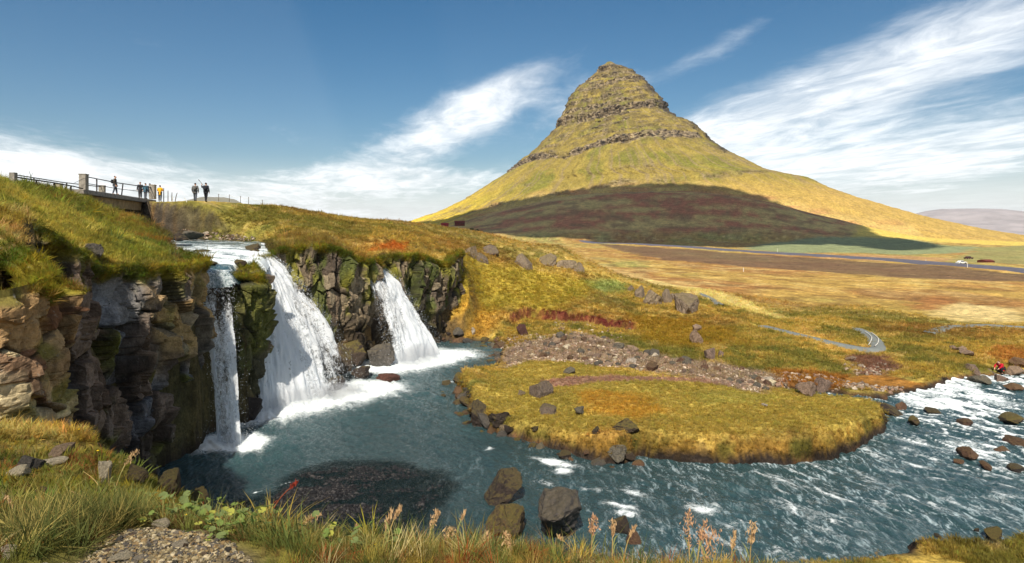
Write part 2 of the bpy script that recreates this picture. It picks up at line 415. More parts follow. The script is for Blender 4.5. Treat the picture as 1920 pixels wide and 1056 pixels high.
RAV = np.array([(-8.6, 11.0), (-9.5, 12.4), (-11.0, 14.6), (-12.6, 17.4), (-15.4, 21.2), (-16.2, 23.0), (-13, 20.2), (-9, 19.2), (-4, 20), (-4.2, 15), (-5.0, 11.5), (-6.4, 10.4)])
CUT = np.array([(-10.2, 62.2), (-8.4, 64.4), (-7.1, 66.4), (-6.4, 68.4), (-6.0, 71), (-5.8, 73.5), (-3.2, 74), (-2, 62)])
NCUT = np.array([(-16, 9.75), (-11, 9.55), (-9.6, 9.65), (-8.7, 10.2), (-8.2, 11.2), (-5.5, 10), (-6.6, 8.4), (-16, 8.2)])
def ground_z(x, y, detail=True):
    x = np.asarray(x, float); y = np.asarray(y, float)
    r = np.hypot(x, y)
    L = land(x, y)
    far = r > 350
    if far.any():
        L = np.where(far, L + foothill(x, y), L)
    if detail:
        hum = fbm(x / 1.7, y / 1.7, oct=4, seed=1) * 0.13 + fbm(x / .45, y / .45, oct=3, seed=2) * .045
        L = L + hum * sm(1.5, 14, r) * sm(400, 90, r) + fbm(x / .35, y / .35, oct=3, seed=9) * .03
        L = L + fbm(x / 14, y / 14, oct=4, seed=3) * 0.42 * sm(60, 120, r) + fbm(x / 90, y / 90, oct=4, seed=4) * 1.3 * sm(250, 700, r)
    near = r < 170
    if near.any():
        xn, yn, Ln = x[near], y[near], L[near]
        # little scarp of bare red earth
        ds = poly_sdf(SCARP, xn, yn, closed=False)
        sx0 = np.interp(xn, SCARP[:, 0], SCARP[:, 1]) + fbm(xn / 1.2, yn * 0, oct=3, seed=21) * .8
        infront = sx0 - yn
        Ln = Ln - 1.0 * sm(-.1, .25, infront) * sm(5.0, 1.2, infront) * sm(1.6, .2, np.maximum(SCARP[0, 0] - xn, xn - SCARP[-1, 0]) + .8)
        # foot of the rock face beside the camera
        dq = poly_sdf(NCUT, xn, yn) + fbm(xn / .5, yn / .5, oct=3, seed=16) * .1
        k_ = sm(.35, -.05, dq); Ln = Ln * (1 - k_) + np.minimum(Ln, -.312 * yn + .12 * fbm(xn / .6, yn / .6, oct=3, seed=17)) * k_
        # ravine running down beside the camera to the pool
        dr = poly_sdf(RAV, xn, yn) + .9 * fbm(xn / .8, yn / .8, oct=3, seed=8) * .3
        fl_ = np.maximum(-5.2 - (yn - 11.0) * .68 - np.clip(-dr, 0, 3) * .5, WL + .25) + fbm(xn / .7, yn / .7, oct=3, seed=10) * .25
        kk_ = sm(.5, -.15, dr)
        Ln = Ln * (1 - kk_) + np.minimum(Ln, fl_) * kk_
        # slope in front of the cliff east of the right fall
        dc = poly_sdf(CUT, xn, yn) + fbm(xn / .7, yn / .7, oct=3, seed=12) * .15
        k_ = sm(.6, -.1, dc)
        Ln = Ln * (1 - k_) + np.minimum(Ln, np.interp(yn, [62, 66, 68, 71, 74], [-11.2, -10.7, -8.4, -5.8, -3.4])) * k_
        # lower river
        wob = fbm(xn / .8, yn / .8, oct=3, seed=6) * .25
        d, w = poly_sdf(RIV[:, :2], xn, yn, RIV[:, 2])
        d = d + wob * .8
        t = np.clip(d / w, 0, 1)
        s = 1 - (1 - t) ** 2.2
        bed = WL - .22 - np.clip(-d, 0, 6) * .22
        bar = sm(1.05, .5, np.hypot((xn + 6.6 + 1.3 * fbm(xn / 1.9, yn / 1.9, oct=4, seed=14)) / 6.3, (yn - 27.8 + 1.1 * fbm(xn / 2.1, yn / 2.1, oct=4, seed=18)) / 6.0)) * .95 + sm(1.0, .3, np.hypot((xn + 8.0) / 5, (yn - 25) / 4.5)) * .5   # gravel bar
        bed = np.minimum(bed + bar * 1.6, WL - .06 + np.clip(bar - .6, 0, 1) * .12 - .035 + .13 * fbm(xn / 1.6, yn / .9, oct=3, seed=15))
        Ln = np.where(d > 0, (WL - .22) + (Ln - WL + .22) * s, bed)
        # upper river
        du = poly_sdf(UPR, xn, yn) + wob * .5
        uz = up_z(xn, yn) - .35
        kw_ = .5 + 2.2 * sm(55, 60, yn) * sm(-36, -31, xn)
        k = np.where(du < 0, 1, sm(1, 0, du / kw_))
        Ln = np.where(d > .2, Ln * (1 - k) + np.minimum(uz, Ln) * k, Ln)
        # passage under the bridge and the road cutting off square there
        L = L.copy(); L[near] = Ln
    return L

def raycast(uv):
    """where lines of sight to the survey marks (u, v) meet the land"""
    uv = np.atleast_2d(np.asarray(uv, float))
    Ys = np.geomspace(2.2, 2600, 520)
    x = (uv[:, :1] - 960) / F * Ys; z = (436 - uv[:, 1:2]) / F * Ys; y = np.broadcast_to(Ys, x.shape)
    H = ground_z(x.ravel(), y.ravel(), detail=False).reshape(x.shape)
    b = H >= z
    i = np.where(b.any(1), b.argmax(1), len(Ys) - 1)
    i0 = np.maximum(i - 1, 0); k = np.arange(len(uv))
    a0 = z[k, i0] - H[k, i0]; a1 = H[k, i] - z[k, i]
    f = a0 / (a0 + a1 + 1e-9)
    Y = Ys[i0] + (Ys[i] - Ys[i0]) * np.clip(f, 0, 1)
    return np.stack([(uv[:, 0] - 960) / F * Y, Y, (436 - uv[:, 1]) / F * Y], -1)

# ---- the ground sheet, finer near the camera
az_f = np.radians(np.linspace(-42, 42, 860))
az_o = np.radians(np.concatenate([np.linspace(43, 180, 60), np.linspace(-180, -43, 60)[1:]]))
AZ = np.concatenate([az_f, az_o])
def rad(n, a, b): return np.geomspace(a, b, n, endpoint=False)
RR = np.concatenate([rad(20, .4, 1.6), rad(150, 1.6, 8), rad(190, 8, 24), rad(330, 24, 90), rad(110, 90, 400), rad(110, 400, 2400), [2400, 3200, 4800, 8000, 11500]])
A2, R2 = np.meshgrid(AZ, RR)
gx = (R2 * np.sin(A2)).ravel(); gy = (R2 * np.cos(A2)).ravel()
gz = ground_z(gx, gy)
nR, nA = len(RR), len(AZ)

# ---- colours of the plant cover, soil and gravel
GZ = gz.reshape(nR, nA)
vx = np.stack([gx, gy, gz], -1).reshape(nR, nA, 3)
du_ = np.gradient(vx, axis=1); dv_ = np.gradient(vx, axis=0)
nrm = np.cross(du_, dv_); nrm /= np.linalg.norm(nrm, axis=-1, keepdims=True) + 1e-9
slope = np.abs(nrm[..., 2]).ravel()
gr = np.hypot(gx, gy)
GOLD = S(166, 140, 66); OLIVE = S(120, 112, 52); RUSSET = S(142, 98, 52); GREEN = S(90, 98, 46); STRAW = S(196, 172, 112)
BROWN = S(84, 62, 44); SOIL = S(92, 56, 44); ROCK = S(92, 84, 74); DARK = S(52, 46, 42)
def lerp(a, b, t): return a + (b - a) * t[:, None]
n1 = fbm(gx / 6, gy / 6, oct=4, seed=31); n2 = fbm(gx / 1.3, gy / 1.3, oct=4, seed=32); n3 = fbm(gx / 25, gy / 14, oct=4, seed=33); n4 = fbm(gx / .4, gy / .4, oct=3, seed=34)
col = np.tile(GOLD, (len(gx), 1))
col = lerp(col, OLIVE, sm(-.25, .35, n1 + .4 * n2))
col = lerp(col, RUSSET, .55 * sm(.12, .5, n3 + .3 * n2))
col = lerp(col, GREEN, .5 * sm(.2, .55, n2 - .2 * n1))
col = lerp(col, STRAW, .45 * sm(.25, .6, -n2 + .3 * n4))
# left slope by the camera is greener
lm = sm(-9, -13, gx + .18 * gy) * sm(70, 45, gy)
lc = lerp(np.tile(S(116, 120, 48), (len(gx), 1)), S(70, 84, 38), sm(-.1, .4, n2)); lc = lerp(lc, S(170, 152, 68), .8 * sm(.05, .5, n1)); lc = lerp(lc, S(128, 84, 36), .8 * sm(.2, .5, -n1 + .5 * n4))
col = lerp(col, lc, lm * .85)
nm = sm(13, 8, gr) * sm(.6, -1.2, gx + .15 * gy)
nc = lerp(np.tile(S(116, 114, 52), (len(gx), 1)), S(78, 82, 44), sm(-.1, .35, n2)); nc = lerp(nc, S(150, 100, 50), .7 * sm(.15, .5, n1 - .3 * n4)); nc = lerp(nc, S(170, 156, 88), .6 * sm(.1, .5, n4 - .2))
col = lerp(col, nc, nm * .9)
# far parts: longer streaks
fm = sm(85, 130, gr)
p1 = fbm(gx / 40, gy / 90, oct=5, seed=41); p2 = fbm(gx / 12, gy / 30, oct=4, seed=42)
fc = lerp(np.tile(S(174, 142, 74), (len(gx), 1)), S(158, 116, 66), sm(-.1, .35, p1 + .3 * p2)); fc = lerp(fc, S(150, 142, 76), sm(.05, .4, -p1 + .4 * p2)); fc = lerp(fc, STRAW, .5 * sm(.2, .5, p2)); p4 = fbm(gx / 4, gy / 9, oct=3, seed=43); fc = lerp(fc, S(112, 84, 50), .55 * sm(.1, .45, p4 - .3 * p1)); fc = lerp(fc, S(206, 178, 110), .5 * sm(.15, .5, -p4))
col = lerp(col, fc, fm)
def patch(uv, c, feather=.3, amt=1.0, wob=.6, seed=50, rmin=0, rmax=1e9):
    """a patch of other cover; outline given as survey marks on the land"""
    global col
    w = raycast(uv)[:, :2]
    lo = w.min(0) - feather * 6; hi = w.max(0) + feather * 6
    m = (gx > lo[0]) & (gx < hi[0]) & (gy > lo[1]) & (gy < hi[1])
    if not m.any(): return
    d = poly_sdf(w, gx[m], gy[m]) + fbm(gx[m] / (feather * 3), gy[m] / (feather * 3), oct=4, seed=seed) * feather * 1.6 * wob
    col[m] = lerp(col[m], c, amt * sm(feather, -feather, d))
# heather foothill
q = foothill(gx, gy); hm = sm(3, 16, q + 5 * fbm(gx / 50, gy / 50, oct=3, seed=63)) * (gr > 350)
h1 = fbm(gx / 120 + gy / 200, gy / 26, oct=6, seed=61, gain=.6); h2 = fbm(gx / 30, gy / 10, oct=5, seed=62)
hc = lerp(np.tile(S(196, 168, 104), (len(gx), 1)), S(176, 112, 80), sm(-.12, .3, h1 + .35 * h2 - .25 * sm(60, 100, q) + .12)); hc = lerp(hc, S(138, 112, 76), .8 * sm(.0, .4, h2)); hc = lerp(hc, S(170, 148, 90), .6 * sm(.1, .5, -h2))
col = lerp(col, hc, hm)
# bank below the road, fields, bare places
patch([(1120, 458), (1200, 462), (1365, 473), (1540, 485), (1700, 495), (1800, 503), (1920, 514), (2000, 521), (2000, 533), (1900, 528), (1700, 521), (1540, 510), (1400, 500), (1250, 488), (1180, 474)], S(104, 82, 64), 2.4, .85, 1, 70)
patch([(1390, 466), (1440, 456), (1500, 447), (1600, 443), (1720, 449), (1840, 464), (1800, 475), (1700, 478), (1600, 474), (1480, 474)], S(136, 142, 100), 8, 1, .5, 71)
patch([(1540, 484), (1600, 477), (1720, 480), (1800, 486), (1760, 492), (1640, 490)], S(176, 138, 92), 4, .8, .5, 72)
patch([(1840, 466), (1920, 462), (2000, 470), (2000, 500), (1820, 492), (1780, 488)], S(140, 138, 86), 4, .8, .5, 73)
patch([(1600, 443), (1660, 422), (1800, 440), (1900, 448), (2000, 452), (2000, 464), (1860, 460), (1720, 449)], S(214, 188, 90), 8, .9, .5, 74)
patch([(1740, 578), (1800, 566), (1880, 576), (1920, 590), (1920, 602), (1800, 600), (1760, 592)], S(222, 198, 136), 2.0, .75, 1, 75)
patch([(1700, 572), (1760, 556), (1800, 562), (1760, 580), (1720, 580)], S(158, 108, 62), 1.2, .8, 1, 76)
patch([(1835, 662), (1870, 648), (1920, 655), (1980, 670), (1980, 685), (1880, 682)], S(166, 112, 54), .8, .8, .6, 77)
patch([(1500, 610), (1560, 640), (1640, 668), (1560, 660), (1480, 630)], S(196, 164, 92), .6, .5, 1, 78)
patch([(1590, 668), (1660, 668), (1690, 690), (1640, 706), (1600, 700)], S(120, 84, 72), .5, .9, 1, 79)
patch([(1200, 520), (1300, 538), (1420, 575), (1500, 600), (1420, 590), (1290, 552)], S(214, 190, 120), .8, .8, .8, 80)
patch([(1100, 530), (1160, 525), (1175, 545), (1130, 552)], S(120, 138, 76), 1, .7, .8, 81)
patch([(800, 500), (880, 480), (1000, 500), (1100, 530), (1060, 580), (960, 585), (850, 590), (800, 560)], S(150, 134, 44), 1.5, .7, 1, 82)
patch([(790, 570), (900, 570), (960, 600), (900, 640), (800, 630)], S(156, 112, 40), 1.2, .7, 1, 83)
patch([(1180, 590), (1320, 600), (1400, 640), (1300, 650), (1200, 640)], S(140, 112, 36), 1.2, .8, 1, 84)
# peninsula and its worn footpath
patch([(930, 700), (1010, 675), (1120, 690), (1300, 712), (1500, 742), (1640, 752), (1665, 790), (1600, 830), (1400, 850), (1200, 840), (1080, 820), (960, 790), (890, 760)], S(152, 134, 62), .5, .75, 1, 85)
patch([(1010, 715), (1100, 706), (1150, 704), (1300, 708), (1400, 724), (1390, 729), (1300, 716), (1150, 714), (1080, 722), (1030, 726)], S(150, 116, 96), .12, .95, .8, 86)
patch([(1290, 742), (1360, 732), (1480, 745), (1420, 754), (1330, 758)], S(146, 138, 66), .6, .6, 1, 87)
patch([(1080, 735), (1200, 740), (1260, 770), (1200, 790), (1100, 770)], S(176, 122, 38), .6, .5, 1, 88)
# scree bed, bare red earth
patch([(940, 660), (1000, 640), (1090, 625), (1150, 640), (1200, 660), (1320, 680), (1450, 700), (1480, 726), (1420, 736), (1300, 706), (1180, 692), (1100, 684), (1000, 676), (950, 690)], S(150, 130, 112), .5, .8, 1, 89)
patch([(980, 582), (1040, 583), (1100, 592), (1150, 605), (1195, 610), (1150, 616), (1080, 606), (1020, 600)], S(104, 42, 38), .25, 1, .4, 90)
patch([(1440, 690), (1560, 700), (1660, 705), (1740, 722), (1700, 742), (1560, 735), (1460, 728)], S(150, 96, 40), .5, .8, 1, 91)
# orange moss over the right fall
patch([(690, 470), (720, 455), (770, 452), (760, 470), (720, 480)], S(176, 92, 34), .5, .8, 1, 92)
# near gravel where the camera stands
patch([(150, 1054), (210, 985), (330, 990), (420, 1000), (470, 1054)], S(128, 112, 84), .12, 1, .5, 93)
# river bed, banks and steep faces
nr = gr < 170
d, w = poly_sdf(RIV[:, :2], gx[nr], gy[nr], RIV[:, 2]); d = d + fbm(gx[nr] / .8, gy[nr] / .8, oct=3, seed=6) * .2
c = col[nr]
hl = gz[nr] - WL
wet = sm(.50, .16, hl + .25 * n2[nr]) * sm(1.0, .1, d)  # waterline band: wet ground plus the undercut's shade painted dark
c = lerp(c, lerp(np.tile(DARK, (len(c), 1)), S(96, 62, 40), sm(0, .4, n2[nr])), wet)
c = lerp(c, lerp(np.tile(S(38, 35, 36), (len(c), 1)), S(58, 54, 54), sm(0, .35, n4[nr])), sm(.1, -.2, d) )
dup = poly_sdf(UPR, gx[nr], gy[nr])
c = lerp(c, S(60, 54, 48), sm(1.3, .3, dup + .5 * n2[nr]) * (d > .3))
steep = sm(.62, .42, slope[nr] + .12 * n2[nr]) * (gr[nr] > 5)
far_bank = sm(-7, -3, gx[nr]) * (gy[nr] > 30)
stc = lerp(np.tile(S(72, 64, 54), (len(c), 1)), S(96, 72, 46), sm(-.1, .5, n2[nr])); stc = lerp(stc, S(48, 42, 38), sm(-13.5, -15, gx[nr]) * sm(-4, -8, gz[nr])); stc = lerp(stc, lerp(np.tile(S(128, 96, 40), (len(c), 1)), S(88, 84, 34), sm(-.2, .3, n2[nr])), far_bank)
scd = poly_sdf(SCARP, gx[nr], gy[nr], closed=False); stc = lerp(stc, S(96, 40, 36), sm(2.0, 1.2, scd))
c = lerp(c, stc, steep * .8)
c = lerp(c, lerp(np.tile(S(50, 42, 36), (len(c), 1)), S(84, 60, 40), sm(0, .4, n2[nr])), sm(.62, .22, hl + .3 * n2[nr]) * sm(1.1, .2, d) * (d > -.2))  # dark foot of the bank: shade of the turf overhang painted in
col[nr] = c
grassy = np.zeros(len(gx)); grassy[nr] = sm(.25, .55, hl) * (1 - wet) * (d > .2) * (dup > .6) * (1 - steep * .45)

gmat, t, out = new_mat('ground')
at = t.n('ShaderNodeAttribute', attribute_name='Col')
tcd = t.n('ShaderNodeTexCoord')
a1 = t.noise(tcd.outputs['Object'], 9.0, 8.0, .7); a2 = t.noise(tcd.outputs['Object'], 1.6, 7.0, .65); a3 = t.noise(tcd.outputs['Object'], .12, 6.0, .6)
a4 = t.noise(tcd.outputs['Object'], .55, 7.0, .72)
f = t.m('MULTIPLY', t.m('MULTIPLY', t.ramp(a1, .28, .72, .62, 1.4), t.ramp(a4, .3, .7, .66, 1.36)), t.m('MULTIPLY', t.ramp(a2, .3, .7, .68, 1.32), t.ramp(a3, .3, .7, .8, 1.2)))
cc = t.mix(1.0, at.outputs['Color'], t.comb(f, f, f), 'MULTIPLY')
b = principled(t, out, Base_Color=cc, Roughness=.95)
b.inputs['Specular IOR Level'].default_value = .12
bp = t.n('ShaderNodeBump'); bp.inputs['Strength'].default_value = .8; bp.inputs['Distance'].default_value = .12
t.set(bp.inputs['Height'], t.m('ADD', t.m('MULTIPLY', a1, .5), a2)); 
bp2 = t.n('ShaderNodeBump'); bp2.inputs['Strength'].default_value = .7; bp2.inputs['Distance'].default_value = 3.0
t.set(bp2.inputs['Height'], a3); t.set(bp2.inputs['Normal'], bp.outputs[0]); t.set(b.inputs['Normal'], bp2.outputs[0])
gv = np.stack([gx, gy, gz], -1)
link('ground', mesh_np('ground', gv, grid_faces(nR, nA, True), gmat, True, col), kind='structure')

# ------------------------------------------------------------------ the mountain
LS = [(112, 1142), (125, 1130), (128, 1126), (140, 1114), (152, 1100), (165, 1084), (177, 1071), (190, 1065), (210, 1060), (228, 1049), (245, 1035), (262, 1020), (283, 1000), (303, 975), (328, 940), (352, 900), (375, 860), (397, 810), (415, 748), (437, 650), (470, 480)]
RS = [(112, 1142), (125, 1152), (129, 1164), (138, 1184), (155, 1203), (175, 1218), (195, 1230), (215, 1242), (235, 1258), (243, 1272), (250, 1290), (265, 1301), (283, 1314), (305, 1342), (322, 1375), (340, 1408), (347, 1440), (352, 1474), (365, 1496), (382, 1540), (400, 1602), (415, 1662), (432, 1752), (447, 1862), (470, 2040)]
DM = 1650.0
nv_, nt_ = 330, 760
zt = np.linspace((436 - 117) / F * DM, (436 - 470) / F * DM, nv_)
vv = 436 - zt / DM * F
ul = np.interp(vv, [a for a, b in LS], [b for a, b in LS]); ur = np.interp(vv, [a for a, b in RS], [b for a, b in RS])
xl = (ul - 960) / F * DM; xr = (ur - 960) / F * DM
bz = np.interp(zt, [-60, 0, 60, 100, 200, 300, 380, 430, 440], [640, 560, 490, 430, 290, 165, 90, 30, 8])
th = np.concatenate([np.linspace(-.12, math.pi + .12, 640), np.linspace(math.pi + .12, 2 * math.pi - .12, nt_ - 640 + 1)[1:-1]])
nt_ = len(th)
TH, ZT = np.meshgrid(th, zt)
shr = (np.sqrt(DM ** 2 - bz ** 2) / DM)[:, None]
xc = ((xl + xr) / 2)[:, None]; aw = ((xr - xl) / 2)[:, None] * shr
X0 = xc + aw * np.cos(TH)
sn = np.sin(TH); dep = np.where(sn > 0, bz[:, None] * np.abs(sn) ** .92 * (1 + .28 * np.cos(TH)), -bz[:, None] * 1.1 * np.abs(sn))
Y0 = DM - dep
# outward direction
ox = np.cos(TH) / np.maximum(aw, 20); oy = -np.sin(TH) / np.maximum(bz[:, None], 20); ol = np.hypot(ox, oy); ox /= ol; oy /= ol
beta = ZT - .11 * (X0 - 250) + 20 * fbm(X0 / 150, Y0 / 150, oct=4, seed=101)
BANDS = [(30, 6, .4), (96, 9, .55), (128, 7, .35), (196, 17, 1.0), (219, 7, .6), (243, 8, .45), (268, 8, .5), (289, 18, 1.0), (313, 10, .8), (334, 9, .7), (352, 8, .6), (370, 10, .8), (389, 9, .8), (410, 12, 1.0)]
off = np.zeros_like(beta); rockm = np.zeros_like(beta)
for k, (b0, h, st) in enumerate(BANDS):
    hh = h * (1 + .5 * fbm(X0 / 60, Y0 / 60, oct=3, seed=110 + k))
    A = .40 * hh * st * np.clip(.75 + 1.1 * fbm(X0 / 45, Y0 / 45, oct=3, seed=130 + k), 0, 1.6)
    e = (beta - b0) / hh
    off += np.where(e > .5, A * np.exp(-(e - .5) * 1.1), np.where(e < -.5, -A * np.exp((e + .5) * 1.1), A * 2 * e))
    brk = sm(-.5, .25, fbm(X0 / 38, Y0 / 38, ZT / 30, oct=4, seed=150 + k) + (st - .75) * .9)
    rockm = np.maximum(rockm, sm(.80, .42, np.abs(e) + .5 * fbm(X0 / 16, Y0 / 16, ZT / 10, oct=3, seed=190 + k)) * brk * st)
fineb = np.sin(beta / 2.6 + 3 * fbm(X0 / 30, Y0 / 30, ZT / 20, oct=3, seed=185)) + 1.6 * fbm(X0 / 26, Y0 / 26, ZT / 6, oct=4, seed=186)
rockm = np.maximum(rockm, .75 * sm(.55, 1.3, fineb) * sm(150, 290, ZT + 60 * fbm(X0 / 120, Y0 / 120, oct=2, seed=187)))
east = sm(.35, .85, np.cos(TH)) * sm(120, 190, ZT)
rockm = np.maximum(rockm, east * sm(-.2, .3, fbm(X0 / 30, Y0 / 30, ZT / 22, oct=4, seed=170)))
rockm = np.maximum(rockm, sm(395, 425, ZT) * .7 * sm(-.3, .3, fbm(X0 / 20, Y0 / 20, ZT / 9, oct=3, seed=171)))
gul = fbm(TH * 22 + 2 * fbm(X0 / 90, Y0 / 90, ZT / 90, oct=2, seed=174), ZT / 190, oct=5, seed=172)
rough = fbm(X0 / 11, Y0 / 11, ZT / 9, oct=4, seed=173); ro2 = fbm(X0 / 4, Y0 / 4, ZT / 14, oct=3, seed=176)
taper = sm(440, 395, ZT) * .8 + .2
off = off * sm(438, 425, ZT) + taper * (gul * 3.0 * sm(0, 120, ZT) + rough * (2.0 + 6.5 * rockm) + ro2 * (.8 + 4.5 * rockm))
X1 = X0 + ox * off; Y1 = Y0 + oy * off
Z1 = ZT + 1.5 * rough
mg = np.tile(S(146, 128, 62), (X0.size, 1))
fl = lambda a: a.ravel()
mg = lerp(mg, S(122, 118, 50), sm(-.1, .35, fl(fbm(X0 / 60, Y0 / 60, ZT / 50, oct=4, seed=180))))
mg = lerp(mg, S(176, 154, 74), .3 * sm(.0, .4, fl(gul)))
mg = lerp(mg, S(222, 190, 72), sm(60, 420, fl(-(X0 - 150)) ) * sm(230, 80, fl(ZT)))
mg = lerp(mg, S(140, 122, 86), .75 * sm(.08, .36, fl(fbm(TH * 55 + .6 * gul, ZT / 130, oct=5, seed=181))))
mg = lerp(mg, S(104, 90, 56), .85 * sm(110, 280, fl(ZT)) * sm(-.2, .3, fl(rough)))
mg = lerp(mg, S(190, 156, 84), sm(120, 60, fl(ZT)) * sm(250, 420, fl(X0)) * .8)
rk = lerp(np.tile(S(112, 98, 78), (X0.size, 1)), S(164, 146, 116), sm(-.2, .4, fl(fbm(X0 / 7, Y0 / 7, ZT / 16, oct=4, seed=182)))); rk = lerp(rk, S(58, 52, 48), sm(.0, .4, fl(ro2)))
rk = lerp(rk, S(62, 58, 54), fl(east) * .85)  # right-hand cliffs darkened in colour, painted in place of their shade
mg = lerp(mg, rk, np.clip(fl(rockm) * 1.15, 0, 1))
hx = np.interp(fl(X1), CRX, CRZ) + 6; low_ = sm(16, -8, fl(Z1) - hx - 12 * fl(fbm(X0 / 50, ZT / 16, oct=4, seed=191))) * (hx > 12)
mh = lerp(np.tile(S(190, 162, 96), (X0.size, 1)), S(170, 118, 82), .7 * sm(-.1, .4, fl(fbm(X0 / 60, ZT / 9, oct=5, seed=192))))
mg = lerp(mg, mh, low_)
mmat, t, out = new_mat('mountain')
at = t.n('ShaderNodeAttribute', attribute_name='Col'); tcd = t.n('ShaderNodeTexCoord')
a1 = t.noise(tcd.outputs['Object'], .25, 8.0, .65); a2 = t.noise(tcd.outputs['Object'], .05, 6.0, .6)
f = t.m('MULTIPLY', t.ramp(a1, .3, .7, .72, 1.26), t.ramp(a2, .3, .7, .85, 1.15))
b = principled(t, out, Base_Color=t.mix(1.0, at.outputs['Color'], t.comb(f, f, f), 'MULTIPLY'), Roughness=.95)
b.inputs['Specular IOR Level'].default_value = .1
bp = t.n('ShaderNodeBump'); bp.inputs['Strength'].default_value = .6; bp.inputs['Distance'].default_value = 5.0
t.set(bp.inputs['Height'], a1); t.set(b.inputs['Normal'], bp.outputs[0])
mf = grid_faces(nv_, nt_, True)
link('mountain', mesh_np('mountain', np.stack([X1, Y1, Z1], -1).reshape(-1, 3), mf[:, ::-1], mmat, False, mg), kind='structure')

# ------------------------------------------------------------------ sea and the far shore
wmat0, t, out = new_mat('sea')
tcd = t.n('ShaderNodeTexCoord')
b = principled(t, out, Base_Color=(.035, .075, .12, 1), Roughness=.35)
bp = t.n('ShaderNodeBump'); bp.inputs['Strength'].default_value = .4; bp.inputs['Distance'].default_value = .6
t.set(bp.inputs['Height'], t.noise(tcd.outputs['Object'], .08, 6.0, .6)); t.set(b.inputs['Normal'], bp.outputs[0])
sv = np.array([(-26000, -26000, -30), (26000, -26000, -30), (26000, 26000, -30), (-26000, 26000, -30)])
sx, sy = np.meshgrid(np.linspace(-12500, 12500, 27), np.linspace(-12500, 12500, 27))
sea_keep = (np.hypot(sx, sy) > 1400).ravel() & (sy > -12501).ravel()
sv = np.stack([sx.ravel(), sy.ravel(), np.full(sx.size, -30.0)], -1)
link('sea', mesh_np('sea', sv, grid_faces(27, 27), wmat0, True), kind='structure')

def far_ridge(name, prof, Y, depth, colr, seed):
    us = np.linspace(prof[0][0], prof[-1][0], 160)
    top = np.interp(us, [a for a, b in prof], [b for a, b in prof])
    x = (us - 960) / F * Y; zt_ = np.maximum((436 - top) / F * Y, -30)
    rows = []
    for k in np.linspace(0, 1, 16):
        prof_ = 1 - k ** 1.15
        nz_ = fbm(x / 700, np.full_like(x, k * 4), oct=4, seed=seed) * (1 - k) * k * 260
        rows.append(np.stack([x, Y - depth * k + fbm(x / 500, x * 0 + k * 3, oct=3, seed=seed + 3) * 250 * k, np.maximum(-31 + (zt_ + 31) * prof_ + nz_, -31)], -1))
    back = np.stack([x, np.full_like(x, Y + depth), np.full_like(x, -31.0)], -1)
    V = np.concatenate([back[None], np.array(rows)], 0)
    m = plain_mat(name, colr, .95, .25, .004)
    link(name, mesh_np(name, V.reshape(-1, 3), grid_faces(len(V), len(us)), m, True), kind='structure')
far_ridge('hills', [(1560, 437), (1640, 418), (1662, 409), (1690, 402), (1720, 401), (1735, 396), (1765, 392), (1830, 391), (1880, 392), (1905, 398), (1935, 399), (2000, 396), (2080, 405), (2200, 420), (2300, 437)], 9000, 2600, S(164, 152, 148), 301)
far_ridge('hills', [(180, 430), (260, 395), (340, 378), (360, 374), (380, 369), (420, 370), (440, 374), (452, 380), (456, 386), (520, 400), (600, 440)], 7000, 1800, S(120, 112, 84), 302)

def worley2v(x, y, seed=0):
    ix = np.floor(x).astype(np.int64); iy = np.floor(y).astype(np.int64); iz = np.zeros(1, np.int64)
    f1 = np.full(x.shape, 9.0); f2 = np.full(x.shape, 9.0); idn = np.zeros(x.shape); vx_ = np.zeros(x.shape); vy_ = np.zeros(x.shape)
    for a in (-1, 0, 1):
        for b_ in (-1, 0, 1):
            jx, jy = ix + a, iy + b_
            ddx = x - (jx + .15 + .7 * _h(jx, jy, iz, seed)); ddy = y - (jy + .15 + .7 * _h(jx, jy, iz, seed + 1))
            d_ = np.hypot(ddx, ddy); cl = d_ < f1
            f2 = np.where(cl, f1, np.minimum(f2, d_)); f1 = np.where(cl, d_, f1)
            idn = np.where(cl, _h(jx, jy, iz, seed + 2), idn); vx_ = np.where(cl, ddx, vx_); vy_ = np.where(cl, ddy, vy_)
    return f1, f2, idn, vx_, vy_

def rehash(i, k):
    return np.modf(np.abs(np.sin(i * 917.13 + k * 37.77)) * 4375.85)[0]

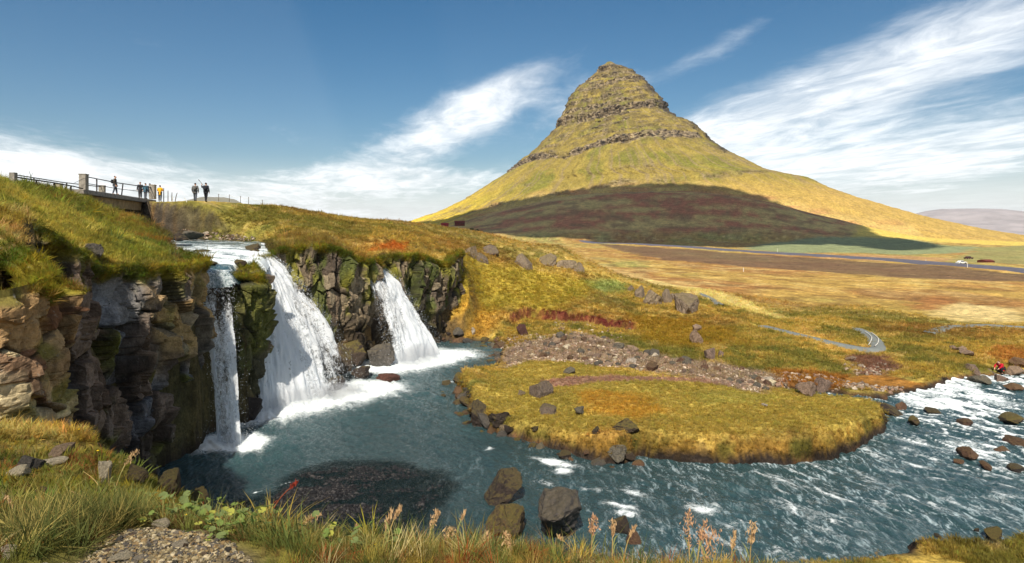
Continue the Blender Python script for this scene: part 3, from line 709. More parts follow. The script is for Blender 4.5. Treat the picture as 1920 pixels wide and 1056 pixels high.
# ------------------------------------------------------------------ rock material shared by cliffs and stones
def rock_mat(name, attr=True, col=(.1, .09, .08), lichen=.5, moss=0.0, wet=.0, sc=1.0, bumpd=.05):
    m, t, out = new_mat(name)
    tcd = t.n('ShaderNodeTexCoord'); ob = tcd.outputs['Object']
    if attr: base = t.n('ShaderNodeAttribute', attribute_name='Col').outputs['Color']
    else:
        oi = t.n('ShaderNodeObjectInfo')
        k = t.ramp(oi.outputs['Random'], 0, 1, .72, 1.3, False)
        base = t.mix(1.0, (*col, 1), t.comb(k, k, t.m('MULTIPLY', k, t.ramp(oi.outputs['Random'], 0, 1, 1.1, .9, False))), 'MULTIPLY')
    n_a = t.noise(ob, 2.2 * sc, 8.0, .68, .3); n_b = t.noise(ob, 11.0 * sc, 6.0, .7); n_c = t.noise(ob, 5.0 * sc, 9.0, .72)
    f = t.m('MULTIPLY', t.ramp(n_a, .3, .7, .62, 1.35), t.ramp(n_b, .3, .7, .75, 1.25))
    c = t.mix(1.0, base, t.comb(f, f, f), 'MULTIPLY')
    if lichen:
        c = t.mix(t.m('MULTIPLY', t.ramp(n_c, .60, .68), lichen), c, (.34, .31, .25, 1))
    if moss:
        g_ = t.n('ShaderNodeNewGeometry'); sp = t.n('ShaderNodeSeparateXYZ'); t.set(sp.inputs[0], g_.outputs['Normal'])
        mk = t.m('MULTIPLY', t.ramp(t.m('ADD', sp.outputs[2], t.m('MULTIPLY', t.m('SUBTRACT', n_a, .5), 1.6)), .35, .8), moss)
        mc = t.mix(t.ramp(n_c, .35, .65), (.085, .078, .022, 1), (.16, .11, .03, 1))
        c = t.mix(mk, c, mc)
    b = principled(t, out, Base_Color=c, Roughness=.85 - .45 * wet)
    b.inputs['Specular IOR Level'].default_value = .25 + .25 * wet
    bp = t.n('ShaderNodeBump'); bp.inputs['Strength'].default_value = .9; bp.inputs['Distance'].default_value = bumpd
    t.set(bp.inputs['Height'], t.m('ADD', n_a, t.m('MULTIPLY', n_b, .45))); t.set(b.inputs['Normal'], bp.outputs[0])
    return m
cliff_mat = rock_mat('cliff_rock', True, lichen=.55, bumpd=.10)

def resample(pts, step, smooth=2):
    pts = np.asarray(pts, float)
    for _ in range(smooth):                       # Chaikin
        q = pts[:-1] * .75 + pts[1:] * .25; r_ = pts[:-1] * .25 + pts[1:] * .75
        pts = np.concatenate([pts[:1], np.stack([q, r_], 1).reshape(-1, pts.shape[1]), pts[-1:]])
    s_ = np.concatenate([[0], np.cumsum(np.hypot(*np.diff(pts[:, :2], axis=0).T))])
    n_ = int(s_[-1] / step) + 2
    ss = np.linspace(0, s_[-1], n_)
    return np.stack([np.interp(ss, s_, pts[:, k]) for k in range(pts.shape[1])], -1), ss

TURF = []
def make_cliff(name, path, colour, step=.085, rows=140, inland=1.15, over=None, seed=0, foot=WL - .35, amp=1.0, cw=1.5, ch=2.6, turf=.5, lean=0.0, top_fn=None, push=0.0):
    p, ss = resample(path, step)
    tan = np.gradient(p[:, :2], axis=0); tan /= np.linalg.norm(tan, axis=1, keepdims=True) + 1e-9
    k = np.ones(21) / 21
    tan = np.stack([np.convolve(np.pad(tan[:, i], 10, 'edge'), k, 'valid') for i in (0, 1)], -1)
    out_ = np.stack([tan[:, 1], -tan[:, 0]], -1)
    ins = p[:, :2] - out_ * inland
    ine = p[:, :2] - out_ * .25
    ine = ine - out_ * (.9 * sm(61, 64, ine[:, 1]) * sm(-12, -10, ine[:, 0]))[:, None]
    top = land(ine[:, 0], ine[:, 1]) if top_fn is None else top_fn(ss)
    if top_fn is None:
        k_ = sm(.5, 0, poly_sdf(UPR, ine[:, 0], ine[:, 1])); top = top * (1 - k_) + np.minimum(top, up_z(ine[:, 0], ine[:, 1]) - .28) * k_
    top = np.convolve(np.pad(top, 6, 'edge'), np.ones(13) / 13, 'valid') + .12 * fbm(ss / .9, ss * 0, oct=3, seed=seed + 1)
    tt = np.concatenate([np.linspace(0, 1, rows), [1.004, 1.008, 1.012]])
    SSg, T = np.meshgrid(ss, tt)
    tcl = np.minimum(T, 1)
    ft = np.broadcast_to(foot if np.isscalar(foot) else np.asarray(foot(ss)), ss.shape)
    Z = ft + (top - ft) * tcl
    wx = SSg + .22 * fbm(SSg / 1.4, Z / 1.4, oct=3, seed=seed + 2); wz = Z + .3 * fbm(SSg / 1.6, Z / 1.6, oct=3, seed=seed + 3) + .25 * SSg * .3
    f1, f2, i1, vx1, vy1 = worley2v(wx / cw, wz / ch, seed + 4)
    g1, g2, i2, vx2, vy2 = worley2v(wx / (cw * .36), wz / (ch * .33), seed + 9)
    h1, h2, i3, vx3, vy3 = worley2v(wx / (cw * .14), wz / (ch * .12), seed + 14)
    D = amp * ((i1 - .5) * .9 + vx1 * (rehash(i1, 1) - .5) * 2.6 + vy1 * (rehash(i1, 2) - .5) * 1.9 - .40 * sm(.07, .0, f2 - f1))
    D += amp * ((i2 - .5) * .38 + vx2 * (rehash(i2, 1) - .5) * 1.0 + vy2 * (rehash(i2, 2) - .5) * .9 - .14 * sm(.08, 0, g2 - g1))
    D += amp * ((i3 - .5) * .10 - .04 * sm(.2, 0, h2 - h1)) + .05 * amp * fbm(SSg / .5, Z / .5, oct=4, seed=seed + 20)
    D += amp * .55 * fbm(SSg / 4.5, Z / 5.0, oct=3, seed=seed + 22)
    edge = sm(0, .8, SSg) * sm(0, .8, ss[-1] - SSg)
    D = D * sm(1.0, .93, tcl) * edge + .35 + push + .15 * (1 - tcl) + lean * (1 - tcl)
    if over is not None: D = D + over(SSg, Z)
    ext = np.where(T > 1, (T - 1) / .004 * .32 * inland, 0)      # tuck the rim under the turf
    X = p[:, 0] + out_[:, 0] * (D - ext); Y = p[:, 1] + out_[:, 1] * (D - ext)
    Zf = Z + .05 * amp * fbm(SSg / .6, Z / .6, oct=3, seed=seed + 25) * (tcl < .99) - np.where(T > 1, (T - 1) / .004 * .09, 0) + np.where(T >= .999, .10, 0)
    colr = colour(SSg.ravel(), Z.ravel(), X.ravel(), Y.ravel(), i1.ravel(), i2.ravel(), (f2 - f1).ravel())
    tf = sm(turf, turf * .25, (top - Z).ravel() + .55 * fbm(SSg.ravel() / .8, Z.ravel() / 2.5, oct=4, seed=seed + 30))
    gcol = lerp(np.tile(S(140, 128, 44), (X.size, 1)), S(96, 100, 36), sm(-.2, .3, fbm(SSg.ravel() / 1.1, Z.ravel(), oct=3, seed=seed + 31)))
    colr = lerp(colr, gcol, tf * (turf > .01))
    low = sm(1.0, .15, Z.ravel() - WL + .4 * fbm(SSg.ravel(), Z.ravel() * 0, oct=2, seed=seed + 33))
    colr = lerp(colr, S(44, 38, 34), low * .75)
    pts_ = np.stack([X, Y, Zf], -1).reshape(-1, 3); pk = (tf > .45) & (turf > .01); TURF.append((pts_[pk], colr[pk]))
    me = mesh_np(name, pts_, grid_faces(len(tt), len(ss)), cliff_mat, False, colr)
    return link(name, me, kind='structure')

def col_left(s, z, x, y, i1, i2, ck):
    n_ = fbm(s / 2.2, z / 2.2, oct=4, seed=201); far_ = sm(26.5, 31, y + .25 * (z + 6)) * sm(-7.5, -5.5, z + .5 * n_)
    c = lerp(np.tile(S(124, 125, 128), (len(s), 1)), S(88, 84, 82), sm(-.1, .4, n_))
    c = lerp(c, S(132, 110, 90), sm(.55, .75, i1) * .8)
    c2 = lerp(np.tile(S(154, 138, 110), (len(s), 1)), S(112, 102, 90), sm(.3, .7, i1)); c2 = lerp(c2, S(184, 148, 88), sm(.72, .85, i2) * .7); c2 = lerp(c2, S(104, 88, 72), sm(.05, .4, n_))
    c = lerp(c, c2, far_)
    c = lerp(c, S(76, 64, 52), sm(-7.6, -9.6, z + n_) * .8)
    ms = sm(.22, .5, fbm(s / 1.3, z / 2.0, oct=4, seed=203)) * (1 - .5 * far_)
    c = lerp(c, S(116, 116, 40), ms * .9)
    c = lerp(c, S(34, 30, 28), sm(.10, .0, ck) * .8)
    return c
def col_mid(s, z, x, y, i1, i2, ck):
    n_ = fbm(s / 2.0, z / 3.0, oct=4, seed=211)
    c = lerp(np.tile(S(134, 118, 94), (len(s), 1)), S(98, 84, 68), sm(.3, .75, i1)); c = lerp(c, S(86, 74, 62), sm(.1, .45, n_)); c = lerp(c, S(164, 148, 118), sm(.75, .9, i2) * .5)
    ms = sm(.04, .30, fbm(s / 1.1, z / 3.0, oct=5, seed=213) + .09)
    c = lerp(c, lerp(np.tile(S(128, 124, 38), (len(s), 1)), S(80, 88, 36), sm(-.2, .3, n_)), ms * .85)
    c = lerp(c, S(56, 46, 34), sm(-6.5, -9.0, z + 1.5 * n_) * .85)
    pil = sm(-16.9, -16.3, x) * sm(41.6, 40.8, y)
    c = lerp(c, lerp(np.tile(S(58, 56, 36), (len(s), 1)), S(92, 92, 36), sm(.0, .4, n_)), pil * .85)
    c = lerp(c, S(34, 30, 28), sm(.10, .0, ck) * .8)
    return c
over_l = lambda s, z: .7 * sm(-6.6, -6.1, z) * sm(15, 18, s) - .4 * sm(-8.2, -9.6, z) + .25 * sm(-3.4, -2.6, z) * np.sin(s * .9)
P_left = [(-24, 18.6), (-20, 19.6), (-17.4, 20.6), (-16.3, 22.4), (-16.7, 26.5), (-17.1, 30), (-17.2, 32.8), (-17.9, 35.2), (-19.2, 36.6), (-20.8, 38.2)]
make_cliff('cliff', P_left, col_left, over=over_l, seed=400, cw=1.9, ch=3.0, amp=1.0, turf=.55)
P_mid = [(-17.6, 37.6), (-16.7, 37.9), (-15.8, 38.5), (-15.8, 40.0), (-16.8, 41.2), (-17.7, 42.4), (-18.1, 44.2), (-18.5, 46.5), (-18.7, 49.2), (-17.4, 51.4), (-15.2, 52.8), (-13.6, 54.4), (-12.9, 56.8), (-12.2, 59.4), (-10.2, 62.4), (-8.4, 64.6), (-7.1, 66.6), (-6.4, 68.6), (-6.0, 71), (-6.0, 74)]
over_m = lambda s, z: -.5 * sm(-7.4, -8.8, z) * sm(9, 12, s)
make_cliff('cliff', P_mid, col_mid, foot=lambda q_: np.interp(q_, [0, 37, 40, 44, 48], [WL - .35, WL - .35, -8.6, -6.6, -5.0]), over=over_m, seed=500, cw=1.35, ch=3.4, amp=.85, turf=.4)

# rock face beside the camera on the left
def col_near(s, z, x, y, i1, i2, ck):
    n_ = fbm(s / .8, z / .8, oct=4, seed=221)
    c = lerp(np.tile(S(212, 192, 148), (len(s), 1)), S(172, 138, 94), sm(.3, .7, i1)); c = lerp(c, S(104, 64, 46), sm(.68, .85, i2) * .8); c = lerp(c, S(216, 200, 160), sm(.05, .4, n_) * .6)
    c = lerp(c, S(110, 106, 38), sm(.2, .5, fbm(s / .9, z / 1.1, oct=4, seed=223)) * .8)
    c = lerp(c, S(40, 32, 26), sm(.12, .0, ck) * .8)
    return c
P_near = [(-16.0, 10.6), (-13.2, 10.2), (-11.0, 10.0), (-9.7, 10.1), (-9.05, 10.6), (-9.0, 11.4), (-9.8, 12.8), (-11.0, 13.6), (-14, 14.4)]
nf = lambda s: np.interp(s, [0, 6, 8.4, 10, 13, 16], [-3.4, -3.5, -3.9, -4.6, -6.8, -9.0])
make_cliff('cliff', P_near, col_near, step=.03, rows=110, inland=.5, seed=600, foot=nf, amp=.42, cw=.75, ch=1.5, turf=.22, lean=.12, push=.22)

# ------------------------------------------------------------------ river
wm, t, out = new_mat('river_water')
tcd = t.n('ShaderNodeTexCoord'); ob = tcd.outputs['Object']
fo = t.n('ShaderNodeAttribute', attribute_name='foam').outputs['Fac']; sh = t.n('ShaderNodeAttribute', attribute_name='shallow').outputs['Fac']; tq = t.n('ShaderNodeAttribute', attribute_name='churn').outputs['Fac']
mp = t.n('ShaderNodeMapping'); t.set(mp.inputs[0], ob); mp.inputs['Rotation'].default_value = (0, 0, math.radians(-32)); mp.inputs['Scale'].default_value = (2.4, 1.0, 1)
w1 = t.noise(mp.outputs[0], 1.6, 6.0, .6, .6); w2 = t.noise(mp.outputs[0], 5.5, 5.0, .6, .4)
lace = t.noise(ob, 2.6, 9.0, .74, 1.1); lace2 = t.noise(ob, 8.0, 6.0, .7, .8)
lc_ = t.m('ADD', t.m('MULTIPLY', t.m('ABSOLUTE', t.m('SUBTRACT', lace, .5)), -2.6), t.m('MULTIPLY', lace2, .7))
fm_ = t.ramp(t.m('ADD', t.m('MULTIPLY', fo, 1.25), lc_), .42, 1.05)
deep = t.mix(tq, (.026, .056, .060, 1), (.058, .128, .136, 1))
b = t.n('ShaderNodeBsdfPrincipled')
t.set(b.inputs['Base Color'], deep); t.set(b.inputs['Roughness'], .07); t.set(b.inputs['IOR'], 1.333); b.inputs['Specular IOR Level'].default_value = .6
bp = t.n('ShaderNodeBump'); bp.inputs['Strength'].default_value = .9; bp.inputs['Distance'].default_value = .24
t.set(bp.inputs['Height'], t.m('ADD', w1, t.m('MULTIPLY', w2, .35))); t.set(b.inputs['Normal'], bp.outputs[0])
fb = t.n('ShaderNodeBsdfPrincipled'); fb.inputs['Base Color'].default_value = (.80, .85, .85, 1); fb.inputs['Roughness'].default_value = .7
tr = t.n('ShaderNodeBsdfTransparent'); tr.inputs[0].default_value = (.55, .68, .68, 1)
fr = t.n('ShaderNodeFresnel'); fr.inputs[0].default_value = 1.333; t.set(fr.inputs['Normal'], bp.outputs[0])
ms1 = t.n('ShaderNodeMixShader'); t.set(ms1.inputs[0], t.m('MULTIPLY', t.m('MULTIPLY', sh, .92), t.m('SUBTRACT', 1.0, fr.outputs[0]))); t.set(ms1.inputs[1], b.outputs[0]); t.set(ms1.inputs[2], tr.outputs[0])
mp2 = t.n('ShaderNodeMapping'); t.set(mp2.inputs[0], ob); mp2.inputs['Rotation'].default_value = (0, 0, math.radians(-36)); mp2.inputs['Scale'].default_value = (3.0, .9, 1)
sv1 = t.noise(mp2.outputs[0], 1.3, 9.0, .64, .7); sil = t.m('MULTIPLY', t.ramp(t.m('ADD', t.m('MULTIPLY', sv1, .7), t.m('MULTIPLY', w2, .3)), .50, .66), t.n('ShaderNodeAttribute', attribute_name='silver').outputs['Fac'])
svb = t.n('ShaderNodeBsdfDiffuse'); svb.inputs[0].default_value = (.50, .61, .64, 1); ms15 = t.n('ShaderNodeMixShader'); t.set(ms15.inputs[0], sil); t.set(ms15.inputs[1], ms1.outputs[0]); t.set(ms15.inputs[2], svb.outputs[0])  # pale diffuse streaks painted in for the sky's sheen on the water
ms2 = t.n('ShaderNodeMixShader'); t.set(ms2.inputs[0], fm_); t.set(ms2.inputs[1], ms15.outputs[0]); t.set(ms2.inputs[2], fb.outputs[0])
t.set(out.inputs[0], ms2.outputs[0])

FALL_BASES = [((-15.6, 34.4), (-14.5, 34.3), 1.15, 1.0), ((-16.0, 40.2), (-10.7, 45.9), 2.1, 1.3), ((-10.6, 53.6), (-6.0, 59.2), 2.2, 1.3)]
def seg_d(x, y, a, b_):
    ex, ey = b_[0] - a[0], b_[1] - a[1]
    tt_ = np.clip(((x - a[0]) * ex + (y - a[1]) * ey) / (ex * ex + ey * ey), 0, 1)
    return np.hypot(x - a[0] - tt_ * ex, y - a[1] - tt_ * ey)
def river_sheet(name, azl, rr, zfun, keepfun, foamfun):
    A_, R_ = np.meshgrid(azl, rr)
    x = (R_ * np.sin(A_)).ravel(); y = (R_ * np.cos(A_)).ravel()
    k = keepfun(x, y)
    v, f_, used = keep_faces(np.stack([x, y, x * 0], -1), grid_faces(len(rr), len(azl)), k)
    x, y = v[:, 0], v[:, 1]
    z, foam, shal, churn = foamfun(x, y, zfun(x, y))
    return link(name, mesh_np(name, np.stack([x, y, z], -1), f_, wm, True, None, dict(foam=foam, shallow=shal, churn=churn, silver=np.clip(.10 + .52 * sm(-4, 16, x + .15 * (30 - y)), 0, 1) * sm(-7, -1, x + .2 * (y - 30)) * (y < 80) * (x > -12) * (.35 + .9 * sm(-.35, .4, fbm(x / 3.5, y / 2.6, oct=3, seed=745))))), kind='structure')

def waves(x, y, a, seed=0, rot=32, lx=.55, ly=1.7):
    c_, s_ = math.cos(math.radians(rot)), math.sin(math.radians(rot))
    u_ = x * c_ + y * s_; w_ = -x * s_ + y * c_
    wp = .5 * fbm(x / 2.5, y / 2.5, oct=2, seed=seed + 7)
    r1 = 1 - np.abs(fbm((u_ + wp) / lx, (w_ + wp) / ly, oct=3, seed=seed)) * 2.2
    r2 = fbm(u_ / (lx * 2.6), w_ / (ly * 1.7), oct=3, seed=seed + 3)
    r3 = fbm(u_ / (lx * .38), w_ / (ly * .33), oct=2, seed=seed + 5)
    return a * (.55 * r1 + .8 * r2 + .22 * r3), r1, r2
WHITE_SPOTS = [(1042, 868, .75, .25, .9), (1052, 884, .5, .22, .8), (1160, 948, .5, .2, .9), (1172, 962, .35, .2, .7), (1020, 905, .6, .2, .5), (912, 842, .25, .2, .8), (1110, 918, .35, .15, .6), (1190, 925, .5, .2, .5), (1320, 957, .5, .25, .6), (1385, 990, .5, .25, .5),
               (845, 715, .35, .2, .6), (1700, 830, .8, .4, .5), (1085, 852, .4, .2, .7), (760, 670, 1.0, .6, .7), (640, 720, .8, .5, .6), (1010, 870, .4, .2, .4)]
def lower(x, y, z0):
    right = sm(-2, 14, x + .15 * (30 - y)); rap = sm(17, 27, x + .35 * (y - 36))
    fd = np.zeros_like(x); ch = np.zeros_like(x)
    nn = fbm(x / .9, y / .9, oct=4, seed=701); n2_ = fbm(x / 3, y / 3, oct=3, seed=702)
    turb = np.zeros_like(x)
    for a_, b_, r_, st in FALL_BASES:
        d_ = seg_d(x, y, a_, b_)
        fd = np.maximum(fd, st * np.exp(-(np.maximum(d_ - .25 + .5 * nn, 0) / r_) ** 1.5))
        turb = np.maximum(turb, np.exp(-d_ / (2.2 * r_))); ch = np.maximum(ch, np.exp(-d_ / (2.6 * r_)))
    h, r1, r2 = waves(x, y, 1.0, 710)
    amp = .055 + .075 * right + .08 * rap + .16 * turb
    calm = sm(25.2, 23.2, y) * sm(10, 16, x)
    amp = amp * (1 - .85 * calm)
    dgr = np.hypot((x + 6.6) / 5.4, (y - 27.6) / 5.4)
    amp = amp * (1 - .75 * sm(1.25, .8, dgr))
    z = z0 + h * amp + .08 * turb * nn
    crest = sm(.55, 1.0, r1 + .35 * nn)
    fm = fd + right * crest * .22 * (1 - calm) + rap * (.30 * crest + .36 * sm(-.1, .4, n2_ + .3 * nn)) * (1 - calm)
    fm += (.08 + .15 * right) * sm(.0, .5, fbm((x * .85 + y * .53) / .45, (-x * .53 + y * .85) / 2.0, oct=4, seed=741)) * (1 - calm) * sm(.9, 1.3, dgr)
    for u_, v_, l_, w_, s_ in WHITE_SPOTS:
        cx, cy = W(u_, v_)
        m_ = (np.abs(x - cx) < 3) & (np.abs(y - cy) < 3)
        ux, uy = x[m_] - cx, y[m_] - cy
        a_ = ux * .85 + uy * -.5; c_ = ux * .5 + uy * .85
        fm[m_] = np.maximum(fm[m_], .62 * s_ * np.exp(-((a_ / l_ / 1.5) ** 2 + (c_ / w_ / 1.7) ** 2)) * (1 + 1.8 * nn[m_]))
    # line where the current breaks on the gravel bar
    l0 = W(475, 928); l1 = W(605, 888)
    dl = seg_d(x, y + .5 * np.sin((x + 9) * 1.1) * .5, l0, l1) + .2 * np.abs(nn)
    fm = np.maximum(fm, .75 * sm(.22, .08, dl + .25 * np.abs(n2_)) * (1 + nn))
    fm *= sm(.02, .2, .35 - 0 * x)
    dep = z0 - (WL - .22 - np.clip(-poly_sdf(RIV[:, :2], x, y), 0, 6) * .22)
    bed = ground_z(x, y)
    shal = sm(.75, .03, WL - bed) * sm(1.9, 1.1, dgr)
    churn = np.clip(ch * .75 + .16 * right + .18 * sm(.1, .5, n2_) , 0, 1) * (1 - .7 * sm(30, 25, y) * sm(4, -4, x))
    return z, np.clip(fm, 0, 1.6), shal, churn
azl = np.radians(np.linspace(-40.5, 41, 1000)); rrl = np.concatenate([np.arange(18.5, 34, .075), np.arange(34, 80, .15)])
river_sheet('river', azl, rrl, lambda x, y: np.full_like(x, WL), lambda x, y: poly_sdf(RIV[:, :2], x, y) < .5, lower)

def upper(x, y, z0):
    nn = fbm(x / .7, y / .9, oct=4, seed=731); n2_ = fbm(x / 2.2, y / 1.4, oct=4, seed=732)
    near = sm(57, 47, y)
    steps = .16 * n2_ * near
    z = z0 + steps + .06 * nn
    z = z - 1.5 * np.clip(poly_sdf(UPR, x, y) + .25, 0, 2) ** 1.5 * sm(50, 47, y)
    fm = near * (.55 + .6 * n2_ + .25 * nn) + (1 - near) * (.18 + .35 * np.maximum(nn, 0))
    fm = fm + .30 * near * sm(-1.6, -.1, poly_sdf(UPR, x, y)) * (x > -19.6) * (y < 52)
    fm = np.where(y < 41, fm * .28 + .34 * sm(0, .5, fbm((x + y) / .35, (x - y) / 1.6, oct=4, seed=735)), fm)
    return z, np.clip(fm, 0, 1.1), np.zeros_like(x), np.full_like(x, .55)
river_sheet('upper_river', np.radians(np.linspace(-44, -18, 420)), np.arange(35, 80, .12), lambda x, y: up_z(x, y), lambda x, y: (poly_sdf(UPR, x, y) < np.where(y < 50, .3, .3)), upper)

# ------------------------------------------------------------------ waterfalls
fmw, t, out = new_mat('falling_water')
fs = t.n('ShaderNodeAttribute', attribute_name='fs').outputs['Fac']; ftt = t.n('ShaderNodeAttribute', attribute_name='ft').outputs['Fac']; den_ = t.n('ShaderNodeAttribute', attribute_name='dens').outputs['Fac']; sd_ = t.n('ShaderNodeAttribute', attribute_name='layer').outputs['Fac']
def strand(fx, fz, sc, det, ds):
    return t.noise(t.comb(t.m('MULTIPLY', fs, fx), t.m('MULTIPLY', ftt, fz), sd_), sc, det, .68, ds)
s1 = strand(1.7, .6, 1.0, 8.0, .9); s2 = strand(4.6, 3.0, 1.0, 7.0, 1.3); s3 = strand(11.0, 10.0, 1.0, 5.0, 1.0)
q = t.m('ADD', t.m('ADD', t.m('MULTIPLY', s1, .36), t.m('MULTIPLY', s2, .42)), t.m('MULTIPLY', s3, .32))
al = t.ramp(t.m('ADD', q, t.m('MULTIPLY', t.m('SUBTRACT', den_, .5), .55)), .51, .66)
df = t.n('ShaderNodeBsdfDiffuse'); df.inputs[0].default_value = (.93, .95, .96, 1)
tl = t.n('ShaderNodeBsdfTranslucent'); tl.inputs[0].default_value = (.86, .90, .93, 1)
bp = t.n('ShaderNodeBump'); bp.inputs['Strength'].default_value = .5; bp.inputs['Distance'].default_value = .12; t.set(bp.inputs['Height'], q); t.set(df.inputs['Normal'], bp.outputs[0])
mx = t.n('ShaderNodeMixShader'); mx.inputs[0].default_value = .45; t.set(mx.inputs[1], df.outputs[0]); t.set(mx.inputs[2], tl.outputs[0])
tr = t.n('ShaderNodeBsdfTransparent')
m2 = t.n('ShaderNodeMixShader'); t.set(m2.inputs[0], al); t.set(m2.inputs[1], tr.outputs[0]); t.set(m2.inputs[2], mx.outputs[0]); t.set(out.inputs[0], m2.outputs[0])
spray_mat, t, out = new_mat('spray')
df = t.n('ShaderNodeBsdfDiffuse'); df.inputs[0].default_value = (.86, .89, .91, 1); tl = t.n('ShaderNodeBsdfTranslucent'); tl.inputs[0].default_value = (.86, .89, .91, 1)
mx = t.n('ShaderNodeMixShader'); mx.inputs[0].default_value = .4; t.set(mx.inputs[1], df.outputs[0]); t.set(mx.inputs[2], tl.outputs[0]); t.set(out.inputs[0], mx.outputs[0])

def spline(pts, n):
    pts = np.asarray(pts, float); k = np.linspace(0, len(pts) - 1, n)
    i = np.clip(k.astype(int), 0, len(pts) - 2); f_ = (k - i)[:, None]
    g_ = lambda j: pts[np.clip(j, 0, len(pts) - 1)]
    p0, p1, p2, p3 = g_(i - 1), g_(i), g_(i + 1), g_(i + 2)
    return .5 * (2 * p1 + (p2 - p0) * f_ + (2 * p0 - 5 * p1 + 4 * p2 - p3) * f_ ** 2 + (3 * p1 - p0 - 3 * p2 + p3) * f_ ** 3)

def waterfall(label, lip, base, zl, throw, dens, width, layers=2, seed=0, n_drops=2500, ns=64, ntt=150, run=1.0, core=(0.0, 1.0)):
    """lip and base are plan curves across the fall, water leaves the lip and drops to the pool"""
    root = bpy.data.objects.new('waterfall', None); C.objects.link(root)
    bm_ = np.mean(np.asarray(base, float), 0)
    root.location = (bm_[0], bm_[1], WL); o_ = np.array([bm_[0], bm_[1], WL])
    root['label'] = label; root['category'] = 'waterfall'; root['group'] = 'waterfalls dropping into the pool'
    L = spline(lip, ns); B = spline(base, ns); zl_ = np.interp(np.linspace(0, 1, ns), np.linspace(0, 1, len(zl)), zl)
    drops = []
    for ly in range(layers):
        s_ = np.linspace(0, 1, ns); t_ = np.linspace(-.07, 1, ntt)
        SS_, TT_ = np.meshgrid(s_, t_)
        tp = np.clip(TT_, 0, 1)
        hq = tp ** throw
        # the tongue of water just above the lip
        back = np.clip(-TT_, 0, 1) * 14 * run
        dirx, diry = (B - L)[:, 0], (B - L)[:, 1]; ln = np.hypot(dirx, diry); dirx = dirx / ln; diry = diry / ln
        X = L[:, 0] + (B[:, 0] - L[:, 0]) * hq - dirx * back; Y = L[:, 1] + (B[:, 1] - L[:, 1]) * hq - diry * back
        Z = zl_ + (WL - .1 - zl_) * (tp ** 1.55) + np.clip(-TT_, 0, 1) * 2.0 * run
        nz = fbm(SS_ * width * 1.3 + ly * 9, TT_ * 3.0, oct=4, seed=seed + ly); nz2 = fbm(SS_ * width * 4, TT_ * 9, oct=3, seed=seed + 5 + ly)
        o2 = (ly - (layers - 1) / 2) * .20 + nz * .42 * (.2 + tp) + nz2 * .22
        X = X + dirx * o2; Y = Y + diry * o2; Z = Z + nz2 * .12 * tp
        edge = sm(0, .10, SS_ + .05 * nz) * sm(0, .10, 1 - SS_ + .05 * nz)
        dn = dens(SS_, TT_) + .34 * nz
        dn = np.clip(dn * edge - (1 - edge) * .3, -.5, 1.2)
        me = mesh_np('water_sheet', np.stack([X, Y, Z], -1).reshape(-1, 3) - o_, grid_faces(ntt, ns), fmw, True, None,
                     dict(fs=(SS_ * width).ravel(), ft=(TT_ * 9).ravel(), dens=dn.ravel(), layer=np.full(X.size, ly * 3.7 + seed * .37)))
        link('water_sheet', me, root)
        if ly == layers - 1: XS, YS, ZS, DN = X, Y, Z, dn
    # flung drops
    r_ = np.random.default_rng(seed)
    ii = r_.integers(5, ntt, n_drops); jj = np.clip((r_.beta(.7, .6, n_drops) * ns).astype(int), 0, ns - 1)
    sp_ = (.12 + .85 * (ii / ntt) ** 1.5)
    px = XS[ii, jj] + r_.normal(0, .33, n_drops) * sp_ + .2 * sp_; py = YS[ii, jj] + r_.normal(0, .33, n_drops) * sp_ - .1 * sp_; pz = ZS[ii, jj] + np.abs(r_.normal(0, .22, n_drops)) * sp_
    nb = n_drops // 2; kk = r_.integers(0, ns, nb)
    px = np.append(px, B[kk, 0] + r_.normal(0, .55, nb)); py = np.append(py, B[kk, 1] + r_.normal(0, .5, nb)); pz = np.append(pz, WL + np.abs(r_.normal(0, .42, nb)))
    n_ = len(px); sz = r_.lognormal(-4.8, .45, n_)
    octa = np.array([(1, 0, 0), (-1, 0, 0), (0, 1, 0), (0, -1, 0), (0, 0, 1.6), (0, 0, -1.6)]); of = np.array([(0, 2, 4), (2, 1, 4), (1, 3, 4), (3, 0, 4), (2, 0, 5), (1, 2, 5), (3, 1, 5), (0, 3, 5)])
    V = octa[None] * sz[:, None, None] + np.stack([px, py, pz], -1)[:, None] - o_
    Fc = of[None] + np.arange(n_)[:, None, None] * 6
    sp = link('spray', mesh_np('spray', V.reshape(-1, 3), Fc.reshape(-1, 3), spray_mat, True), root)
    sp['kind'] = 'stuff'
    return root

def mist(root, c, size, dens):
    m = bpy.data.materials.get('mist')
    if m is None:
        m, t, out = new_mat('mist'); v = t.n('ShaderNodeVolumePrincipled'); v.inputs['Color'].default_value = (.97, .98, 1, 1); v.inputs['Density'].default_value = dens; t.set(out.inputs['Volume'], v.outputs[0])
    bm = bmesh.new(); bmesh.ops.create_icosphere(bm, subdivisions=4, radius=1.0)
    for v in bm.verts:
        k = 1 + .22 * float(fbm(np.array([v.co.x * 1.6 + c[0]]), np.array([v.co.y * 1.6]), np.array([v.co.z * 1.6]), oct=2, seed=7)[0])
        v.co = Vector((v.co.x * size[0] * k, v.co.y * size[1] * k, v.co.z * size[2] * k))
    me = bpy.data.meshes.new('mist'); bm.to_mesh(me); bm.free(); me.materials.append(m)
    o = link('mist', me, root, (c[0] - root.location.x, c[1] - root.location.y, c[2] - root.location.z), (0, 0, c[3])); o['kind'] = 'stuff'
